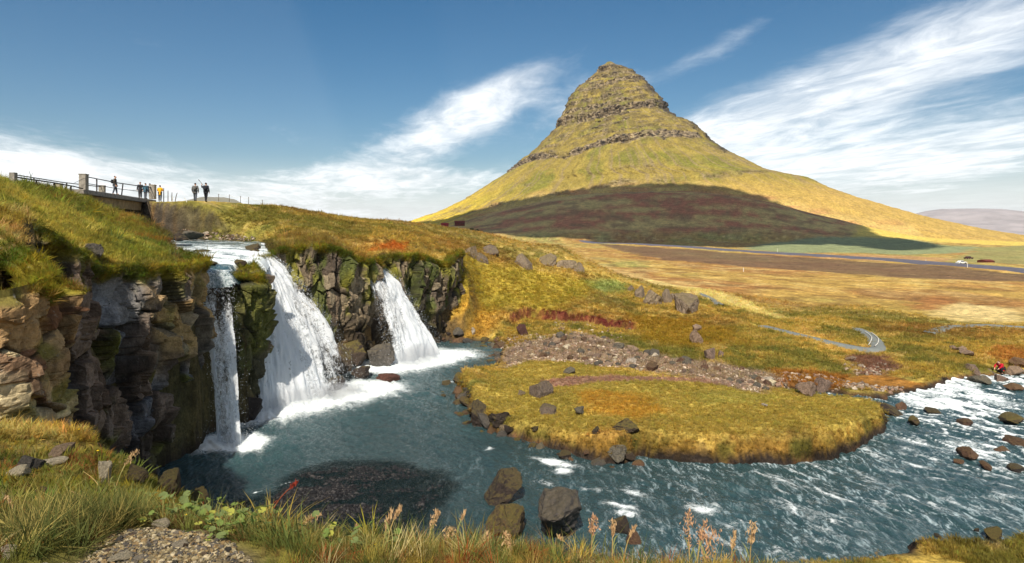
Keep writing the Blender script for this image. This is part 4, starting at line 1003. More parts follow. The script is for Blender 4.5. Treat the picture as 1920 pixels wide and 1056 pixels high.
f1_ = waterfall('slim left waterfall beside the tall grey cliff, falling straight into the dark pool', [(-17.95, 35.9), (-17.2, 36.3), (-16.4, 37.0)], [(-15.9, 34.6), (-15.2, 34.2), (-14.6, 34.5)], [-2.3, -2.26, -2.36], .85,
          lambda s, t_: .51 + .20 * sm(.2, .8, t_) + .12 * sm(.22, 0, t_) - .18 * sm(.35, .75, s) * sm(.6, .1, t_), 1.6, seed=810, n_drops=1800, ns=50)
f2_ = waterfall('broad middle waterfall fanning out between the mossy rock pillar and the central cliff', [(-18.1, 43.6), (-18.3, 45.5), (-18.7, 47.3), (-19.1, 49.2)], [(-16.0, 40.0), (-14.9, 41.5), (-13.0, 43.8), (-10.7, 46.0)], [-2.0, -1.85, -1.7, -1.5], 1.0,
          lambda s, t_: .70 - .25 * sm(.5, 1.0, s) * sm(.15, .6, t_) - .10 * sm(.15, 0, s) , 6.0, layers=2, seed=820, n_drops=9000, ns=120)
f3_ = waterfall('right waterfall spilling from a notch in the dark cliff beside the green slope', [(-13.75, 58.3), (-13.3, 59.0), (-13.0, 60.0)], [(-10.8, 53.9), (-9.0, 55.8), (-6.5, 59.0)], [-3.0, -3.0, -3.1], .9,
          lambda s, t_: .55 + .24 * sm(.45, .75, s) - .22 * sm(.5, .1, s) * sm(.3, .6, t_) + .25 * sm(.75, 1.0, t_), 4.2, layers=2, seed=830, n_drops=6000, ns=100)
waterfall('thin trickle of water down the rock just right of the middle waterfall lip', [(-22.4, 57.2), (-22.0, 57.0)], [(-20.2, 52.2), (-19.9, 52.0)], [-1.1, -1.1], 1.0, lambda s, t_: .75 + 0 * s, .5, layers=2, seed=840, n_drops=100, ns=10)

mist(f2_, (-13.4, 42.6, WL + .35, .82), (3.6, 1.0, .7), .22); mist(f2_, (-11.6, 44.4, WL + .2, .82), (2.0, 1.3, .6), .22)
mist(f3_, (-8.2, 56.0, WL + .4, .98), (2.8, 1.4, 1.1), .22); mist(f1_, (-15.1, 34.2, WL + .2, 0), (.9, .7, .5), .22)

# ------------------------------------------------------------------ stones and boulders
def rock_mesh(name, seed, sub=3, mat=None, cuts=9, rough_=.11, flat=.78):
    r_ = np.random.default_rng(seed)
    bm = bmesh.new(); bmesh.ops.create_icosphere(bm, subdivisions=sub, radius=1.0)
    co = np.array([v.co[:] for v in bm.verts])
    for _ in range(cuts):
        n_ = r_.normal(size=3); n_[2] *= .8; n_ /= np.linalg.norm(n_); o_ = r_.uniform(.38, .8)
        dd = co @ n_ - o_; co = co - np.maximum(dd, 0)[:, None] * n_ * .96
    if sub >= 3:
        dn = fbm(co[:, 0] * 2.2 + seed, co[:, 1] * 2.2, co[:, 2] * 2.2, oct=4, seed=seed)
        g1, g2, gi = worley(co[:, 0] * 2.4 + seed, co[:, 1] * 2.4, co[:, 2] * 2.4, seed)
        co = co * (1 + rough_ * dn - .09 * sm(.12, 0, g2 - g1) + (.12 * (gi - .5)) + .035 * fbm(co[:, 0] * 9, co[:, 1] * 9, co[:, 2] * 9, oct=3, seed=seed + 1))[:, None]
    for v, c in zip(bm.verts, co): v.co = c
    me = bpy.data.meshes.new(name); bm.to_mesh(me); bm.free()
    c_ = np.array([v.co[:] for v in me.vertices]); ext = np.abs(c_).max(0)
    me.vertices.foreach_set('co', (c_ / ext).astype(np.float32).ravel())
    me.update()
    if mat: me.materials.append(mat)
    return me
def pebble_arrays(seed, n=9):
    """a dozen small hulls"""
    r_ = np.random.default_rng(seed); out_ = []
    for k in range(n):
        bm = bmesh.new()
        for _ in range(13):
            p_ = r_.normal(size=3); p_ /= np.linalg.norm(p_); bm.verts.new(p_ * r_.uniform(.8, 1.0))
        h_ = bmesh.ops.convex_hull(bm, input=bm.verts)
        junk = [v for v in bm.verts if not v.link_faces]
        bmesh.ops.delete(bm, geom=junk, context='VERTS')
        bm.verts.ensure_lookup_table(); bm.verts.index_update()
        out_.append((np.array([v.co[:] for v in bm.verts]), np.array([[v.index for v in f_.verts] for f_ in bm.faces])))
        bm.free()
    return out_
PEB = pebble_arrays(5)
def stone_field(name, pts, sizes, mat, cols, parent=None, seed=0, flat=.6):
    r_ = np.random.default_rng(seed); V = []; Fc = []; Cc = []; o_ = 0
    for p_, s_, c_ in zip(pts, sizes, cols):
        v, f_ = PEB[r_.integers(len(PEB))]
        a_ = r_.uniform(0, 6.28); ca_, sa_ = math.cos(a_), math.sin(a_)
        v = v * (s_ * np.array([1, r_.uniform(.6, .95), r_.uniform(.4, .8) * flat / .6]))
        v = np.stack([v[:, 0] * ca_ - v[:, 1] * sa_, v[:, 0] * sa_ + v[:, 1] * ca_, v[:, 2]], -1) + p_
        V.append(v); Fc.append(f_ + o_); Cc.append(np.tile(c_, (len(v), 1))); o_ += len(v)
    ob_ = link(name, mesh_np(name, np.concatenate(V), np.concatenate(Fc), mat, False, np.concatenate(Cc)), parent, kind='stuff')
    return ob_

R_GREY = rock_mat('grey_rock', False, S(94, 88, 80), .6, .25, .1, 2.6, .16)
R_MOSSY = rock_mat('mossy_rock', False, S(80, 66, 52), .3, .95, .2, 2.6, .16)
R_DARK = rock_mat('wet_dark_rock', False, S(58, 48, 42), .25, .5, .4, 2.6, .16)
R_PINK = rock_mat('pinkish_rock', False, S(136, 114, 96), .5, .15, .0, 2.6, .12)
R_BROWN = rock_mat('brown_rock', False, S(98, 72, 56), .3, .3, .2, 2.6, .14)
R_PALE = rock_mat('pale_rock', False, S(186, 172, 148), .5, .1, .0, 2.6, .12)
R_CRAG = rock_mat('crag_rock', False, S(130, 114, 96), .5, .5, .0, 2.6, .2)
R_RED = rock_mat('red_rock', False, S(82, 54, 46), .2, .0, .0, 2.6, .12)
stone_mat = rock_mat('loose_stone', True, lichen=.2, sc=3.0, bumpd=.01)
ROCKS = {}
def base_rock(mat, k, sub=3):
    key = (mat.name, k, sub)
    if key not in ROCKS: ROCKS[key] = rock_mesh('boulder', 1000 + 37 * k + len(mat.name) * 5, sub, mat, cuts=12 + k % 5)
    return ROCKS[key]
def boulder(u, vb, wpx, hpx, mat, label, k=0, sub=3, water=False, Y=None, rot=None, name='boulder', cat='rock', group=None, sink=.22, depth=.85):
    if water: x, y = W(u, vb); z = WL
    elif Y is not None: x, y, z = P(u, vb, Y)
    else: x, y, z = raycast([(u, vb)])[0]
    w_ = wpx / F * y / 2; h_ = hpx / F * y / 2 / (1 - sink)
    y2 = y + w_ * depth * .6
    o = link(name, base_rock(mat, k, sub), loc=(x, y2, z + h_ * (1 - 2 * sink)), rot=(0, 0, rng.uniform(0, 6.28) if rot is None else rot), scale=(w_, w_ * depth, h_))
    o['label'] = label; o['category'] = cat
    if group: o['group'] = group
    return o

B = boulder
B(946, 944, 84, 60, R_DARK, 'dark brown boulder standing alone in the river off the tip of the gravel bar', 1, 4, True, rot=.4)
B(1050, 1018, 128, 86, R_GREY, 'largest grey boulder at the near river edge, behind the foreground grass', 2, 4, True, rot=.9)
B(958, 1006, 86, 52, R_MOSSY, 'rounded moss covered boulder touching the left side of the big grey river boulder', 3, 4, True)
B(1166, 1004, 40, 34, R_DARK, 'small dark wet rock in the water right of the big grey river boulder', 4, 3, True)
B(1190, 1022, 34, 26, R_BROWN, 'brown rock at the near water edge behind tall grass stems', 5, 3, True)
B(708, 690, 58, 44, R_GREY, 'large square grey block at the left foot of the right waterfall', 6, 4, True, rot=.2)
B(660, 692, 70, 50, R_MOSSY, 'moss topped dark boulder against the central cliff foot', 7, 4, True)
B(676, 712, 40, 26, R_DARK, 'dark boulder below the square grey block at the cliff foot', 8, 3, True)
B(722, 718, 50, 16, R_RED, 'low flat reddish rock at the water edge near the square grey block', 9, 3, True)
B(622, 734, 48, 34, R_DARK, 'dark boulder half hidden in the spray of the middle waterfall', 10, 3, True)
B(636, 700, 46, 60, R_MOSSY, 'tall mossy boulder leaning on the cliff right of the middle waterfall', 11, 3, True)
B(462, 790, 46, 46, R_DARK, 'dark wet rock at the foot of the pillar between left and middle waterfalls', 12, 3, True)
for i, (u, v, w_, h_, m_, lb) in enumerate([
    (1716, 797, 34, 15, R_MOSSY, 'mossy rock in the rapids just right of the island tip'),
    (1668, 779, 56, 24, R_DARK, 'dark broad rock at the right tip of the grassy island'),
    (1692, 770, 30, 16, R_BROWN, 'brown rock behind the broad rock at the island tip'),
    (1814, 800, 38, 13, R_BROWN, 'low brown rock amid the white rapids'),
    (1820, 862, 50, 26, R_BROWN, 'brown humped rock, the biggest in the near rapids'),
    (1884, 852, 46, 13, R_BROWN, 'flat brown rock in the rapids right of the humped rock'),
    (1908, 838, 56, 16, R_BROWN, 'broad brown rock at the right edge of the rapids'),
    (1902, 796, 72, 16, R_MOSSY, 'long low mossy rock lying across the upper rapids'),
    (1800, 871, 26, 9, R_BROWN, 'small flat brown rock below the humped rock in the rapids'),
    (1853, 880, 26, 12, R_BROWN, 'small brown rock between humped rock and river edge'),
    (1912, 886, 44, 18, R_DARK, 'dark rock at the lower right of the rapids'),
    (1906, 732, 34, 13, R_BROWN, 'rounded brown rock near the far bank of the rapids'),
    (1752, 776, 34, 8, R_DARK, 'dark rock barely breaking the rapids'),
    (1870, 1012, 48, 22, R_MOSSY, 'mossy rock in the calm pool by the bottom right bank'),
    (1834, 998, 13, 8, R_DARK, 'tiny dark rock in the calm pool by the bottom right bank'),
    (1760, 1009, 15, 7, R_DARK, 'tiny dark stone off the left corner of the bottom right bank')]):
    B(u, v, w_, h_, m_, lb, i, 3, True, depth=.7)
B(1060, 862, 26, 15, R_DARK, 'small dark rock splitting the current below the island', 3, 3, True)
for i, (u, v, w_, h_, m_, lb) in enumerate([
    (1832, 706, 44, 20, R_PINK, 'pinkish boulder at the left end of the far bank rock pile'), (1842, 720, 42, 17, R_GREY, 'grey boulder at the water line of the far bank rock pile'), (1880, 718, 28, 16, R_PINK, 'round pinkish boulder at the water line beside the grey one'),
    (1858, 703, 34, 15, R_PINK, 'pinkish boulder on top of the far bank rock pile'), (1905, 706, 34, 18, R_PINK, 'pinkish boulder below the red jacket'), (1930, 698, 60, 26, R_BROWN, 'brown boulder at the right end of the far bank')]):
    B(u, v, w_, h_, m_, lb, i + 2, 3, True)
for i, (u, v, w_, h_, m_, lb, s_) in enumerate([
    (1015, 745, 48, 36, R_BROWN, 'pointed brown boulder standing on the grassy island', 4), (1027, 778, 36, 30, R_DARK, 'dark boulder set in the island grass below the pointed brown one', 3), (900, 800, 52, 46, R_DARK, 'dark boulder at the left water edge of the island', 4),
    (938, 806, 50, 34, R_DARK, 'dark mossy boulder beside the left water edge of the island', 4), (952, 812, 32, 18, R_BROWN, 'flat brown rock wedged under the island edge', 3), (1172, 816, 84, 26, R_MOSSY, 'mossy crag rising from the island front', 4), (1150, 860, 60, 24, R_GREY, 'pale cracked rock at the waterline under the mossy crag', 4),
    (1088, 778, 26, 14, R_GREY, 'small grey stone flush in the island grass', 3), (978, 742, 15, 11, R_DARK, 'little dark stone left of the pointed brown boulder', 3), (1070, 700, 30, 12, R_GREY, 'low grey stone on the back of the island', 3), (1433, 763, 17, 8, R_PALE, 'pale stone lying alone on the island lawn', 3),
    (1518, 742, 38, 26, R_PINK, 'left one of two round pinkish boulders at the creek', 3), (1548, 738, 36, 28, R_PINK, 'right one of two round pinkish boulders at the creek', 3), (1120, 812, 24, 14, R_DARK, 'dark stone in the island bank left of the mossy crag', 3),
    (1305, 645, 36, 30, R_PINK, 'pinkish angular boulder on the slope above the scree', 3), (1308, 622, 22, 14, R_PINK, 'pinkish block sitting on top of the angular boulder', 3), (1334, 676, 28, 26, R_PINK, 'pinkish boulder at the upper edge of the scree', 3), (1352, 672, 14, 14, R_PINK, 'small pinkish stone beside the boulder at the scree top', 3),
    (979, 630, 24, 21, R_RED, 'rust red boulder above the pool shore', 3), (888, 627, 11, 13, R_PALE, 'small pale stone above the far pool shore', 3), (1290, 590, 52, 44, R_GREY, 'tallest grey slab at the right end of the slope outcrop', 4), (1230, 571, 44, 34, R_GREY, 'wide grey rock in the middle of the slope outcrop', 4),
    (1200, 557, 26, 24, R_GREY, 'grey rock left in the slope outcrop', 3), (1184, 545, 14, 12, R_GREY, 'smallest grey rock at the left end of the slope outcrop', 3), (1252, 567, 20, 28, R_GREY, 'narrow grey rock next to the wide one in the slope outcrop', 3), (1266, 563, 22, 22, R_GREY, 'grey rock beside the tall slab in the slope outcrop', 3),
    (900, 492, 34, 32, R_GREY, 'grey crag hanging at the brow of the green slope', 3), (880, 480, 30, 24, R_GREY, 'grey rock left of the hanging crag on the slope brow', 3), (918, 478, 30, 22, R_GREY, 'grey rock right of the hanging crag on the slope brow', 3), (985, 504, 40, 32, R_GREY, 'rounded grey outcrop with reddish turf on top', 3),
    (1030, 498, 36, 26, R_GREY, 'grey outcrop right of the turf topped one', 3), (1060, 503, 38, 24, R_GREY, 'weathered outcrop midway along the slope brow', 3), (1084, 508, 30, 18, R_GREY, 'last low grey outcrop at the right end of the slope brow', 3),
    (1790, 656, 18, 8, R_PINK, 'little pink stone left of the ridge in the bog', 3), (1822, 668, 34, 14, R_PINK, 'pinkish rock ridge end beside the orange bog', 3), (1806, 660, 24, 11, R_PINK, 'pinkish rock in the ridge by the orange bog', 3), (1600, 678, 24, 9, R_PINK, 'pinkish slab on the worn earth below the path', 3)]):
    cr_ = 'outcrop' in lb or 'brow' in lb
    B(u, v, w_ * (1.1 if cr_ else 1), h_ * (.9 if cr_ else 1), R_CRAG if cr_ else m_, lb, i, s_, sink=.40 if 'outcrop' in lb or 'crag' in lb or 'brow' in lb else .24)
# left bank
for i, (u, v, w_, h_, m_, lb, s_, dp) in enumerate([
    (74, 494, 58, 72, R_PALE, 'white lichen covered crag jutting from the left grassy slope', 4, .8), (165, 486, 60, 30, R_GREY, 'grey rock with dark cracks above the tall left cliff', 4, .7), (105, 866, 58, 30, R_PINK, 'reddish stone on the mossy ledge at left', 3, .8), (84, 880, 74, 18, R_PALE, 'flat pale slab on the mossy ledge at left', 3, .6),
    (46, 892, 70, 34, R_GREY, 'grey stone at the left end of the mossy ledge', 3, .8), (24, 902, 60, 20, R_PALE, 'flat pale stone by the left frame edge', 3, .7), (190, 912, 30, 46, R_PALE, 'pale rock edge under the orange tuft above the ravine', 3, .8), (285, 898, 34, 26, R_GREY, 'grey angular stone in the dark ravine', 3, .8),
    (312, 930, 60, 40, R_MOSSY, 'moss covered boulder in the ravine above the leafy plants', 4, .8), (362, 958, 54, 40, R_MOSSY, 'rounded mossy boulder at the ravine lip', 4, .8), (250, 905, 50, 36, R_MOSSY, 'mossy boulder in the shade behind the tall grass stalk', 4, .8), (62, 935, 40, 14, R_BROWN, 'brown flat stone in the moss at far left', 3, .8),
    (10, 1052, 32, 34, R_PALE, 'white angular stone in the bottom left corner', 3, .8)]):
    B(u, v, w_, h_, m_, lb, i + 1, s_, depth=dp)

# stones lining the pool shore under the green slope, the creek and the scree
def on_line(pts, n, spread, seed):
    r_ = np.random.default_rng(seed); p_, s_ = resample(pts, .05, 1)
    i_ = r_.integers(0, len(p_), n)
    return p_[i_, :2] + r_.normal(0, spread, (n, 2))
shore = [W(u, v) for u, v in ((812, 641), (850, 640), (905, 640), (936, 650), (924, 672), (926, 692), (884, 716), (854, 736), (872, 762))]
isl = [W(u, v) for u, v in ((852, 736), (872, 762), (882, 792), (930, 812), (1000, 834), (1060, 853), (1110, 870), (1170, 874), (1200, 862))]
sp_ = np.concatenate([on_line(shore, 74, .55, 3), on_line(isl, 56, .32, 5)])
for i, (x, y) in enumerate(sp_):
    s_ = float(np.clip(rng.lognormal(-1.15, .45), .16, .8)); z = float(ground_z([x], [y])[0])
    z = min(max(z, WL - .1), WL + .7)
    o = link('shore_rock', base_rock((R_DARK, R_BROWN, R_MOSSY, R_GREY)[i % 4], i % 5, 2), loc=(x, y, z + s_ * .2), rot=(rng.uniform(-.4, .4), rng.uniform(-.4, .4), rng.uniform(0, 6)), scale=(s_, s_ * .8, s_ * .65))
    o['category'] = 'stone'
    if i < 74: o['label'] = 'dark wet stone among those lining the far pool shore'; o['group'] = 'stones along the far pool shore'
    else: o['label'] = 'dark stone at the foot of the grassy island bank'; o['group'] = 'stones at the foot of the island bank'
scree_uv = [(945, 662), (1000, 640), (1090, 622), (1150, 640), (1200, 662), (1320, 682), (1450, 702), (1480, 726), (1420, 736), (1300, 706), (1180, 692), (1100, 684), (1000, 676), (950, 690)]
scw = raycast(scree_uv)[:, :2]
def in_poly(poly, n, seed):
    r_ = np.random.default_rng(seed); lo, hi = poly.min(0), poly.max(0); out_ = np.zeros((0, 2))
    while len(out_) < n:
        q_ = r_.uniform(lo, hi, (n * 3, 2)); out_ = np.concatenate([out_, q_[poly_sdf(poly, q_[:, 0], q_[:, 1]) < 0]])
    return out_[:n]
stone_me = []
for k in range(6):
    v, f_ = PEB[k]; stone_me.append(mesh_np('scree_stone', v, f_, (R_PINK, R_PINK, R_GREY, R_PINK, R_BROWN, R_PALE)[k], False))
scp = in_poly(scw, 230, 8); scz = ground_z(scp[:, 0], scp[:, 1])
for i, ((x, y), z) in enumerate(zip(scp, scz)):
    s_ = float(np.clip(rng.lognormal(-1.22, .38), .2, .7))
    o = link('scree_stone', stone_me[i % 6], loc=(x, y, z + s_ * .22), rot=(rng.uniform(-.5, .5), rng.uniform(-.5, .5), rng.uniform(0, 6)), scale=(s_, s_ * .85, s_ * .7))
    o['label'] = 'pinkish grey stone in the scree between slope and island'; o['category'] = 'stone'; o['group'] = 'scree stones between slope and island'
scp = in_poly(scw, 2600, 9); scz = ground_z(scp[:, 0], scp[:, 1]); r_ = np.random.default_rng(4)
pal = np.array([S(172, 150, 128), S(146, 130, 112), S(196, 178, 156), S(112, 94, 80), S(154, 124, 104)])
stone_field('scree_rubble', np.column_stack([scp, scz + .03]), np.clip(r_.lognormal(-2.05, .35, len(scp)), .06, .24), stone_mat, pal[r_.integers(0, 5, len(scp))])
# rubble on slope under the red scarp, creek bank and worn earth
bits = []; 
for uv, n_, sd in (([(1040, 590), (1100, 600), (1190, 615), (1180, 640), (1080, 640), (1030, 620)], 260, 11), ([(1440, 700), (1560, 705), (1700, 730), (1690, 745), (1560, 738), (1460, 730)], 500, 12), ([(1560, 680), (1650, 680), (1690, 700), (1600, 706)], 120, 13), ([(935, 640), (1000, 625), (1060, 630), (960, 665)], 400, 14), ([(640, 690), (690, 660), (740, 690), (700, 715)], 60, 15), ([(340, 442), (480, 452), (480, 445), (340, 430)], 200, 16)):
    w_ = raycast(uv)[:, :2]; q_ = in_poly(w_, n_, sd); bits.append(np.column_stack([q_, ground_z(q_[:, 0], q_[:, 1]) + .03]))
bits = np.concatenate(bits)
stone_field('rubble', bits, np.clip(r_.lognormal(-2.0, .45, len(bits)), .05, .4), stone_mat, pal[r_.integers(0, 5, len(bits))] * .75)
# dark gravel bar in the pool
bx_ = r_.uniform(-12.5, 1.0, 36000); by_ = r_.uniform(21.5, 34, 36000); bz_ = ground_z(bx_, by_)
k_ = (bz_ > WL - .10 - .06 * r_.random(len(bz_))) & (poly_sdf(RIV[:, :2], bx_, by_) < 0)
bx_, by_, bz_ = bx_[k_][:12000], by_[k_][:12000], bz_[k_][:12000]
pal2 = np.array([S(36, 36, 39), S(50, 49, 51), S(28, 28, 31), S(76, 73, 72), S(43, 43, 46)])
stone_field('gravel_bar_stones', np.column_stack([bx_, by_, bz_ + .015]), np.clip(r_.lognormal(-2.75, .35, len(bx_)), .03, .16), stone_mat, pal2[r_.integers(0, 5, len(bx_))] * .7)
# gravel at the camera's feet
gw_ = raycast([(150, 1056), (215, 1000), (290, 988), (350, 1004), (420, 1014), (475, 1056)])[:, :2]
gw_ = np.concatenate([gw_, [[-1.0, 2.4], [-2.4, 2.4]]])
gp = in_poly(gw_, 5200, 21); gzz = ground_z(gp[:, 0], gp[:, 1])
pal3 = np.array([S(196, 176, 132), S(150, 134, 100), S(120, 110, 96), S(214, 196, 158), S(168, 140, 96), S(98, 92, 84)])
stone_field('gravel', np.column_stack([gp, gzz + .004]), np.clip(r_.lognormal(-4.6, .42, len(gp)), .005, .022), stone_mat, pal3[r_.integers(0, 6, len(gp))] * .55)
pm = [mesh_np('pebble', PEB[k][0], PEB[k][1], (R_PINK, R_PALE, R_GREY, R_PINK, R_BROWN, R_GREY)[k], False) for k in range(6)]
gp = in_poly(gw_, 46, 22); gzz = ground_z(gp[:, 0], gp[:, 1])
for i, ((x, y), z) in enumerate(zip(gp, gzz)):
    s_ = float(rng.uniform(.018, .032))
    o = link('pebble', pm[i % 6], loc=(x, y, z + s_ * .3), rot=(rng.uniform(-.3, .3), rng.uniform(-.3, .3), rng.uniform(0, 6)), scale=(s_, s_ * .8, s_ * .55))
    o['label'] = 'larger pale pebble in the gravel patch at bottom left'; o['category'] = 'pebble'; o['group'] = 'larger pebbles in the gravel patch'
for u, v, w_, h_, m_, lb in ((295, 990, 36, 15, R_PALE, 'longest tan stone at the top edge of the gravel patch'), (217, 1054, 46, 12, R_PALE, 'flat rectangular stone in the gravel at the bottom edge'), (332, 1032, 34, 18, R_PALE, 'biggest tan stone in the middle of the gravel patch'), (256, 1052, 22, 10, R_PALE, 'pale stone right of the flat rectangular one')):
    B(u, v, w_, h_, m_, lb, 3, 2, name='gravel_stone', cat='stone')
# rocks breaking the upper river above the falls
for i, (u, v, w_, h_, Y_, lb) in enumerate(((375, 478, 36, 13, 47, 'dark wet rock in the stream near the left bank above the falls'), (362, 490, 40, 14, 42, 'dark rock ledge in the stream above the left waterfall'), (472, 472, 40, 16, 51, 'dark rock at the lip of the middle waterfall'), (478, 492, 34, 26, 49.5, 'dark mossy block under the lip right of the middle waterfall'), (394, 497, 26, 8, 40, 'low dark rock just above the left waterfall'), (330, 452, 44, 18, 52, 'dark rock pile end where the upper river bends'), (352, 446, 50, 14, 61, 'grey rock at the far side of the upper river bend'), (448, 500, 30, 14, 41.5, 'mossy cap of the pillar between left and middle waterfalls'))):
    B(u, v, w_, h_, (R_DARK, R_DARK, R_DARK, R_MOSSY, R_DARK, R_DARK, R_GREY, R_MOSSY)[i], lb, i, 3, Y=Y_)

# ------------------------------------------------------------------ solids for built things
def bx(bm, c, size, rz=0.0, M=None):
    r = bmesh.ops.create_cube(bm, size=1.0)
    m = Matrix.Translation(c) @ Matrix.Rotation(rz, 4, 'Z') @ Matrix.Diagonal((*size, 1))
    bmesh.ops.transform(bm, matrix=m if M is None else M, verts=r['verts'])
    return r['verts']
def tube_bm(bm, pts, rads, n=7, cap=True):
    pts = [Vector(p) for p in pts]; rings = []
    for i, p in enumerate(pts):
        d = (pts[min(i + 1, len(pts) - 1)] - pts[max(i - 1, 0)]).normalized()
        a = d.orthogonal().normalized() if i == 0 else (pa - d * pa.dot(d)).normalized()
        pa = a; b_ = d.cross(a); r = rads[i] if not np.isscalar(rads) else rads
        rings.append([bm.verts.new(p + (a * math.cos(k * 2 * math.pi / n) + b_ * math.sin(k * 2 * math.pi / n)) * r) for k in range(n)])
    for r0, r1 in zip(rings, rings[1:]):
        for k in range(n): bm.faces.new((r0[k], r0[(k + 1) % n], r1[(k + 1) % n], r1[k]))
    if cap:
        bm.faces.new(rings[0][::-1]); bm.faces.new(rings[-1])
def done(name, bm, mat, parent=None, smooth=False, bevel=0.0, **props):
    if bevel: bmesh.ops.bevel(bm, geom=bm.edges[:], offset=bevel, segments=1, affect='EDGES')
    bmesh.ops.recalc_face_normals(bm, faces=bm.faces[:])
    me = bpy.data.meshes.new(name); bm.to_mesh(me); bm.free()
    if smooth: me.polygons.foreach_set('use_smooth', np.ones(len(me.polygons), bool))
    if mat: me.materials.append(mat)
    return link(name, me, parent, **props)
def thing(name, label, cat, loc=(0, 0, 0), group=None, rz=0.0):
    o = bpy.data.objects.new(name, None); C.objects.link(o); o.location = loc; o.rotation_euler = (0, 0, rz)
    o['label'] = label; o['category'] = cat
    if group: o['group'] = group
    return o
CONC = rock_mat('weathered_concrete', False, S(150, 142, 128), .35, .0, 0, 1.5, .02)
CONC_D = rock_mat('stained_concrete', False, S(140, 116, 84), .15, .0, 0, .9, .02)
METAL = plain_mat('painted_steel', S(64, 58, 56), .6, .3, 5.0)
PIPE = plain_mat('pipe', S(92, 64, 74), .6, .2, 3.0)
WOOD = plain_mat('weathered_wood', S(96, 84, 72), .9, .3, 12.0)
# ---- the bridge: its near edge runs from e0 to e1
e0 = Vector((-34.5, 51.6, 3.40)); e1 = Vector((-38.3, 68.6, 3.56)); dirb = (e1 - e0); LB = dirb.length; dirb.normalize(); rb = math.atan2(dirb.y, dirb.x); left = Vector((-dirb.y, dirb.x, 0))
br = thing('road_bridge', 'old concrete road bridge with steel railing over the upper river', 'bridge', e0)
def lb(s, off, z): return Vector(dirb) * s + left * off + Vector((0, 0, z)) - Vector((0, 0, dirb.z * s * 0))
bm = bmesh.new(); bx(bm, lb(LB / 2, 2.5, -.2), (LB + .4, 5.2, .38), rb); done('deck', bm, CONC, br, bevel=.03)
bm = bmesh.new(); bx(bm, lb(LB / 2, .55, -.82), (LB - 2.6, .35, .84), rb); done('girder', bm, CONC_D, br, bevel=.02)
bm = bmesh.new(); bx(bm, lb(LB / 2, 4.4, -.82), (LB - 2.6, .35, .84), rb); done('girder', bm, CONC_D, br, bevel=.02)
bm = bmesh.new(); tube_bm(bm, [lb(1.2, 1.5, -1.42), lb(LB - 1.6, 1.5, -1.42)], .15, 10); done('pipe', bm, PIPE, br, True)
bm = bmesh.new(); bx(bm, lb(LB - 1.0, 2.5, -2.3), (1.6, 5.4, 3.82), rb); done('abutment', bm, CONC_D, br, bevel=.03)
bm = bmesh.new(); bx(bm, lb(.2, 2.5, -2.3), (1.6, 5.4, 3.82), rb); done('abutment', bm, CONC_D, br, bevel=.03)
bm = bmesh.new()                                                     # wing wall with its sloping coping
w0 = lb(LB - 1.8, -.12, -.42); wd = Vector((.93, .37, 0)); wn = Vector((-.37, .93, 0)) * .45
prof = [(0, 0), (.7, -.05), (2.6, -1.5), (3.3, -2.6), (3.4, -4.3), (0, -4.3)]
fa = [bm.verts.new(w0 + wd * a + Vector((0, 0, b_))) for a, b_ in prof]; fb_ = [bm.verts.new(w0 + wd * a + wn + Vector((0, 0, b_))) for a, b_ in prof]
bm.faces.new(fa); bm.faces.new(fb_[::-1])
for i in range(6): bm.faces.new((fa[i], fb_[i], fb_[(i + 1) % 6], fa[(i + 1) % 6]))
done('wing_wall', bm, CONC, br)
for s, off, h, w_ in ((.25, .12, 1.25, .62), (LB - .3, .1, 1.45, .66), (5.2, 4.0, .75, .6), (LB - .4, 4.9, 1.3, .6)):
    bm = bmesh.new(); bx(bm, lb(s, off, h / 2), (w_, w_ * .8, h), rb); bx(bm, lb(s, off, h + .04), (w_ * 1.08, w_ * .9, .1), rb); done('parapet_post', bm, CONC, br, bevel=.02)
for off in (.2, 4.9):
    for hz, rr_ in ((1.16, .045), (.62, .03)):
        bm = bmesh.new(); tube_bm(bm, [lb(.5, off, hz), lb(LB * .45, off, hz - .06), lb(LB - .5, off, hz + .05)], rr_, 6); done('rail', bm, METAL, br)
    for k, s in enumerate((3.0, 8.6, 13.4)):
        bm = bmesh.new(); tube_bm(bm, [lb(s, off, -.02), lb(s + (.0, .35, .1)[k], off, 1.14)], .055, 6); done('rail_post', bm, METAL, br)
# ---- fence on the near approach
fe = thing('road_railing', 'low steel railing with a concrete end block on the grassy approach left of the bridge', 'railing', P(22, 338, 40.5))
fo_ = np.array(P(22, 338, 40.5))
def fp(u, v, Y): return Vector(np.array(P(u, v, Y)) - fo_)
bm = bmesh.new(); tube_bm(bm, [fp(24, 331.5, 40.5), fp(68, 338, 44), fp(102, 343, 47), fp(140, 350, 50), fp(155, 354, 51.3)], .05, 6); done('rail', bm, METAL, fe)
for u, v, Y in ((68, 338, 44), (102, 343, 47), (133, 349, 49.6)):
    bm = bmesh.new(); tube_bm(bm, [fp(u, v, Y) - Vector((0, 0, 1.0)), fp(u, v, Y)], .06, 6); done('rail_post', bm, METAL, fe)
bm = bmesh.new(); bx(bm, fp(25, 337, 40.5), (.34, .3, .9)); done('end_block', bm, CONC, fe, bevel=.02)
bm = bmesh.new(); tube_bm(bm, [fp(140, 343, 49), fp(161, 333, 51.8)], .015, 5); done('stay_wire', bm, METAL, fe)
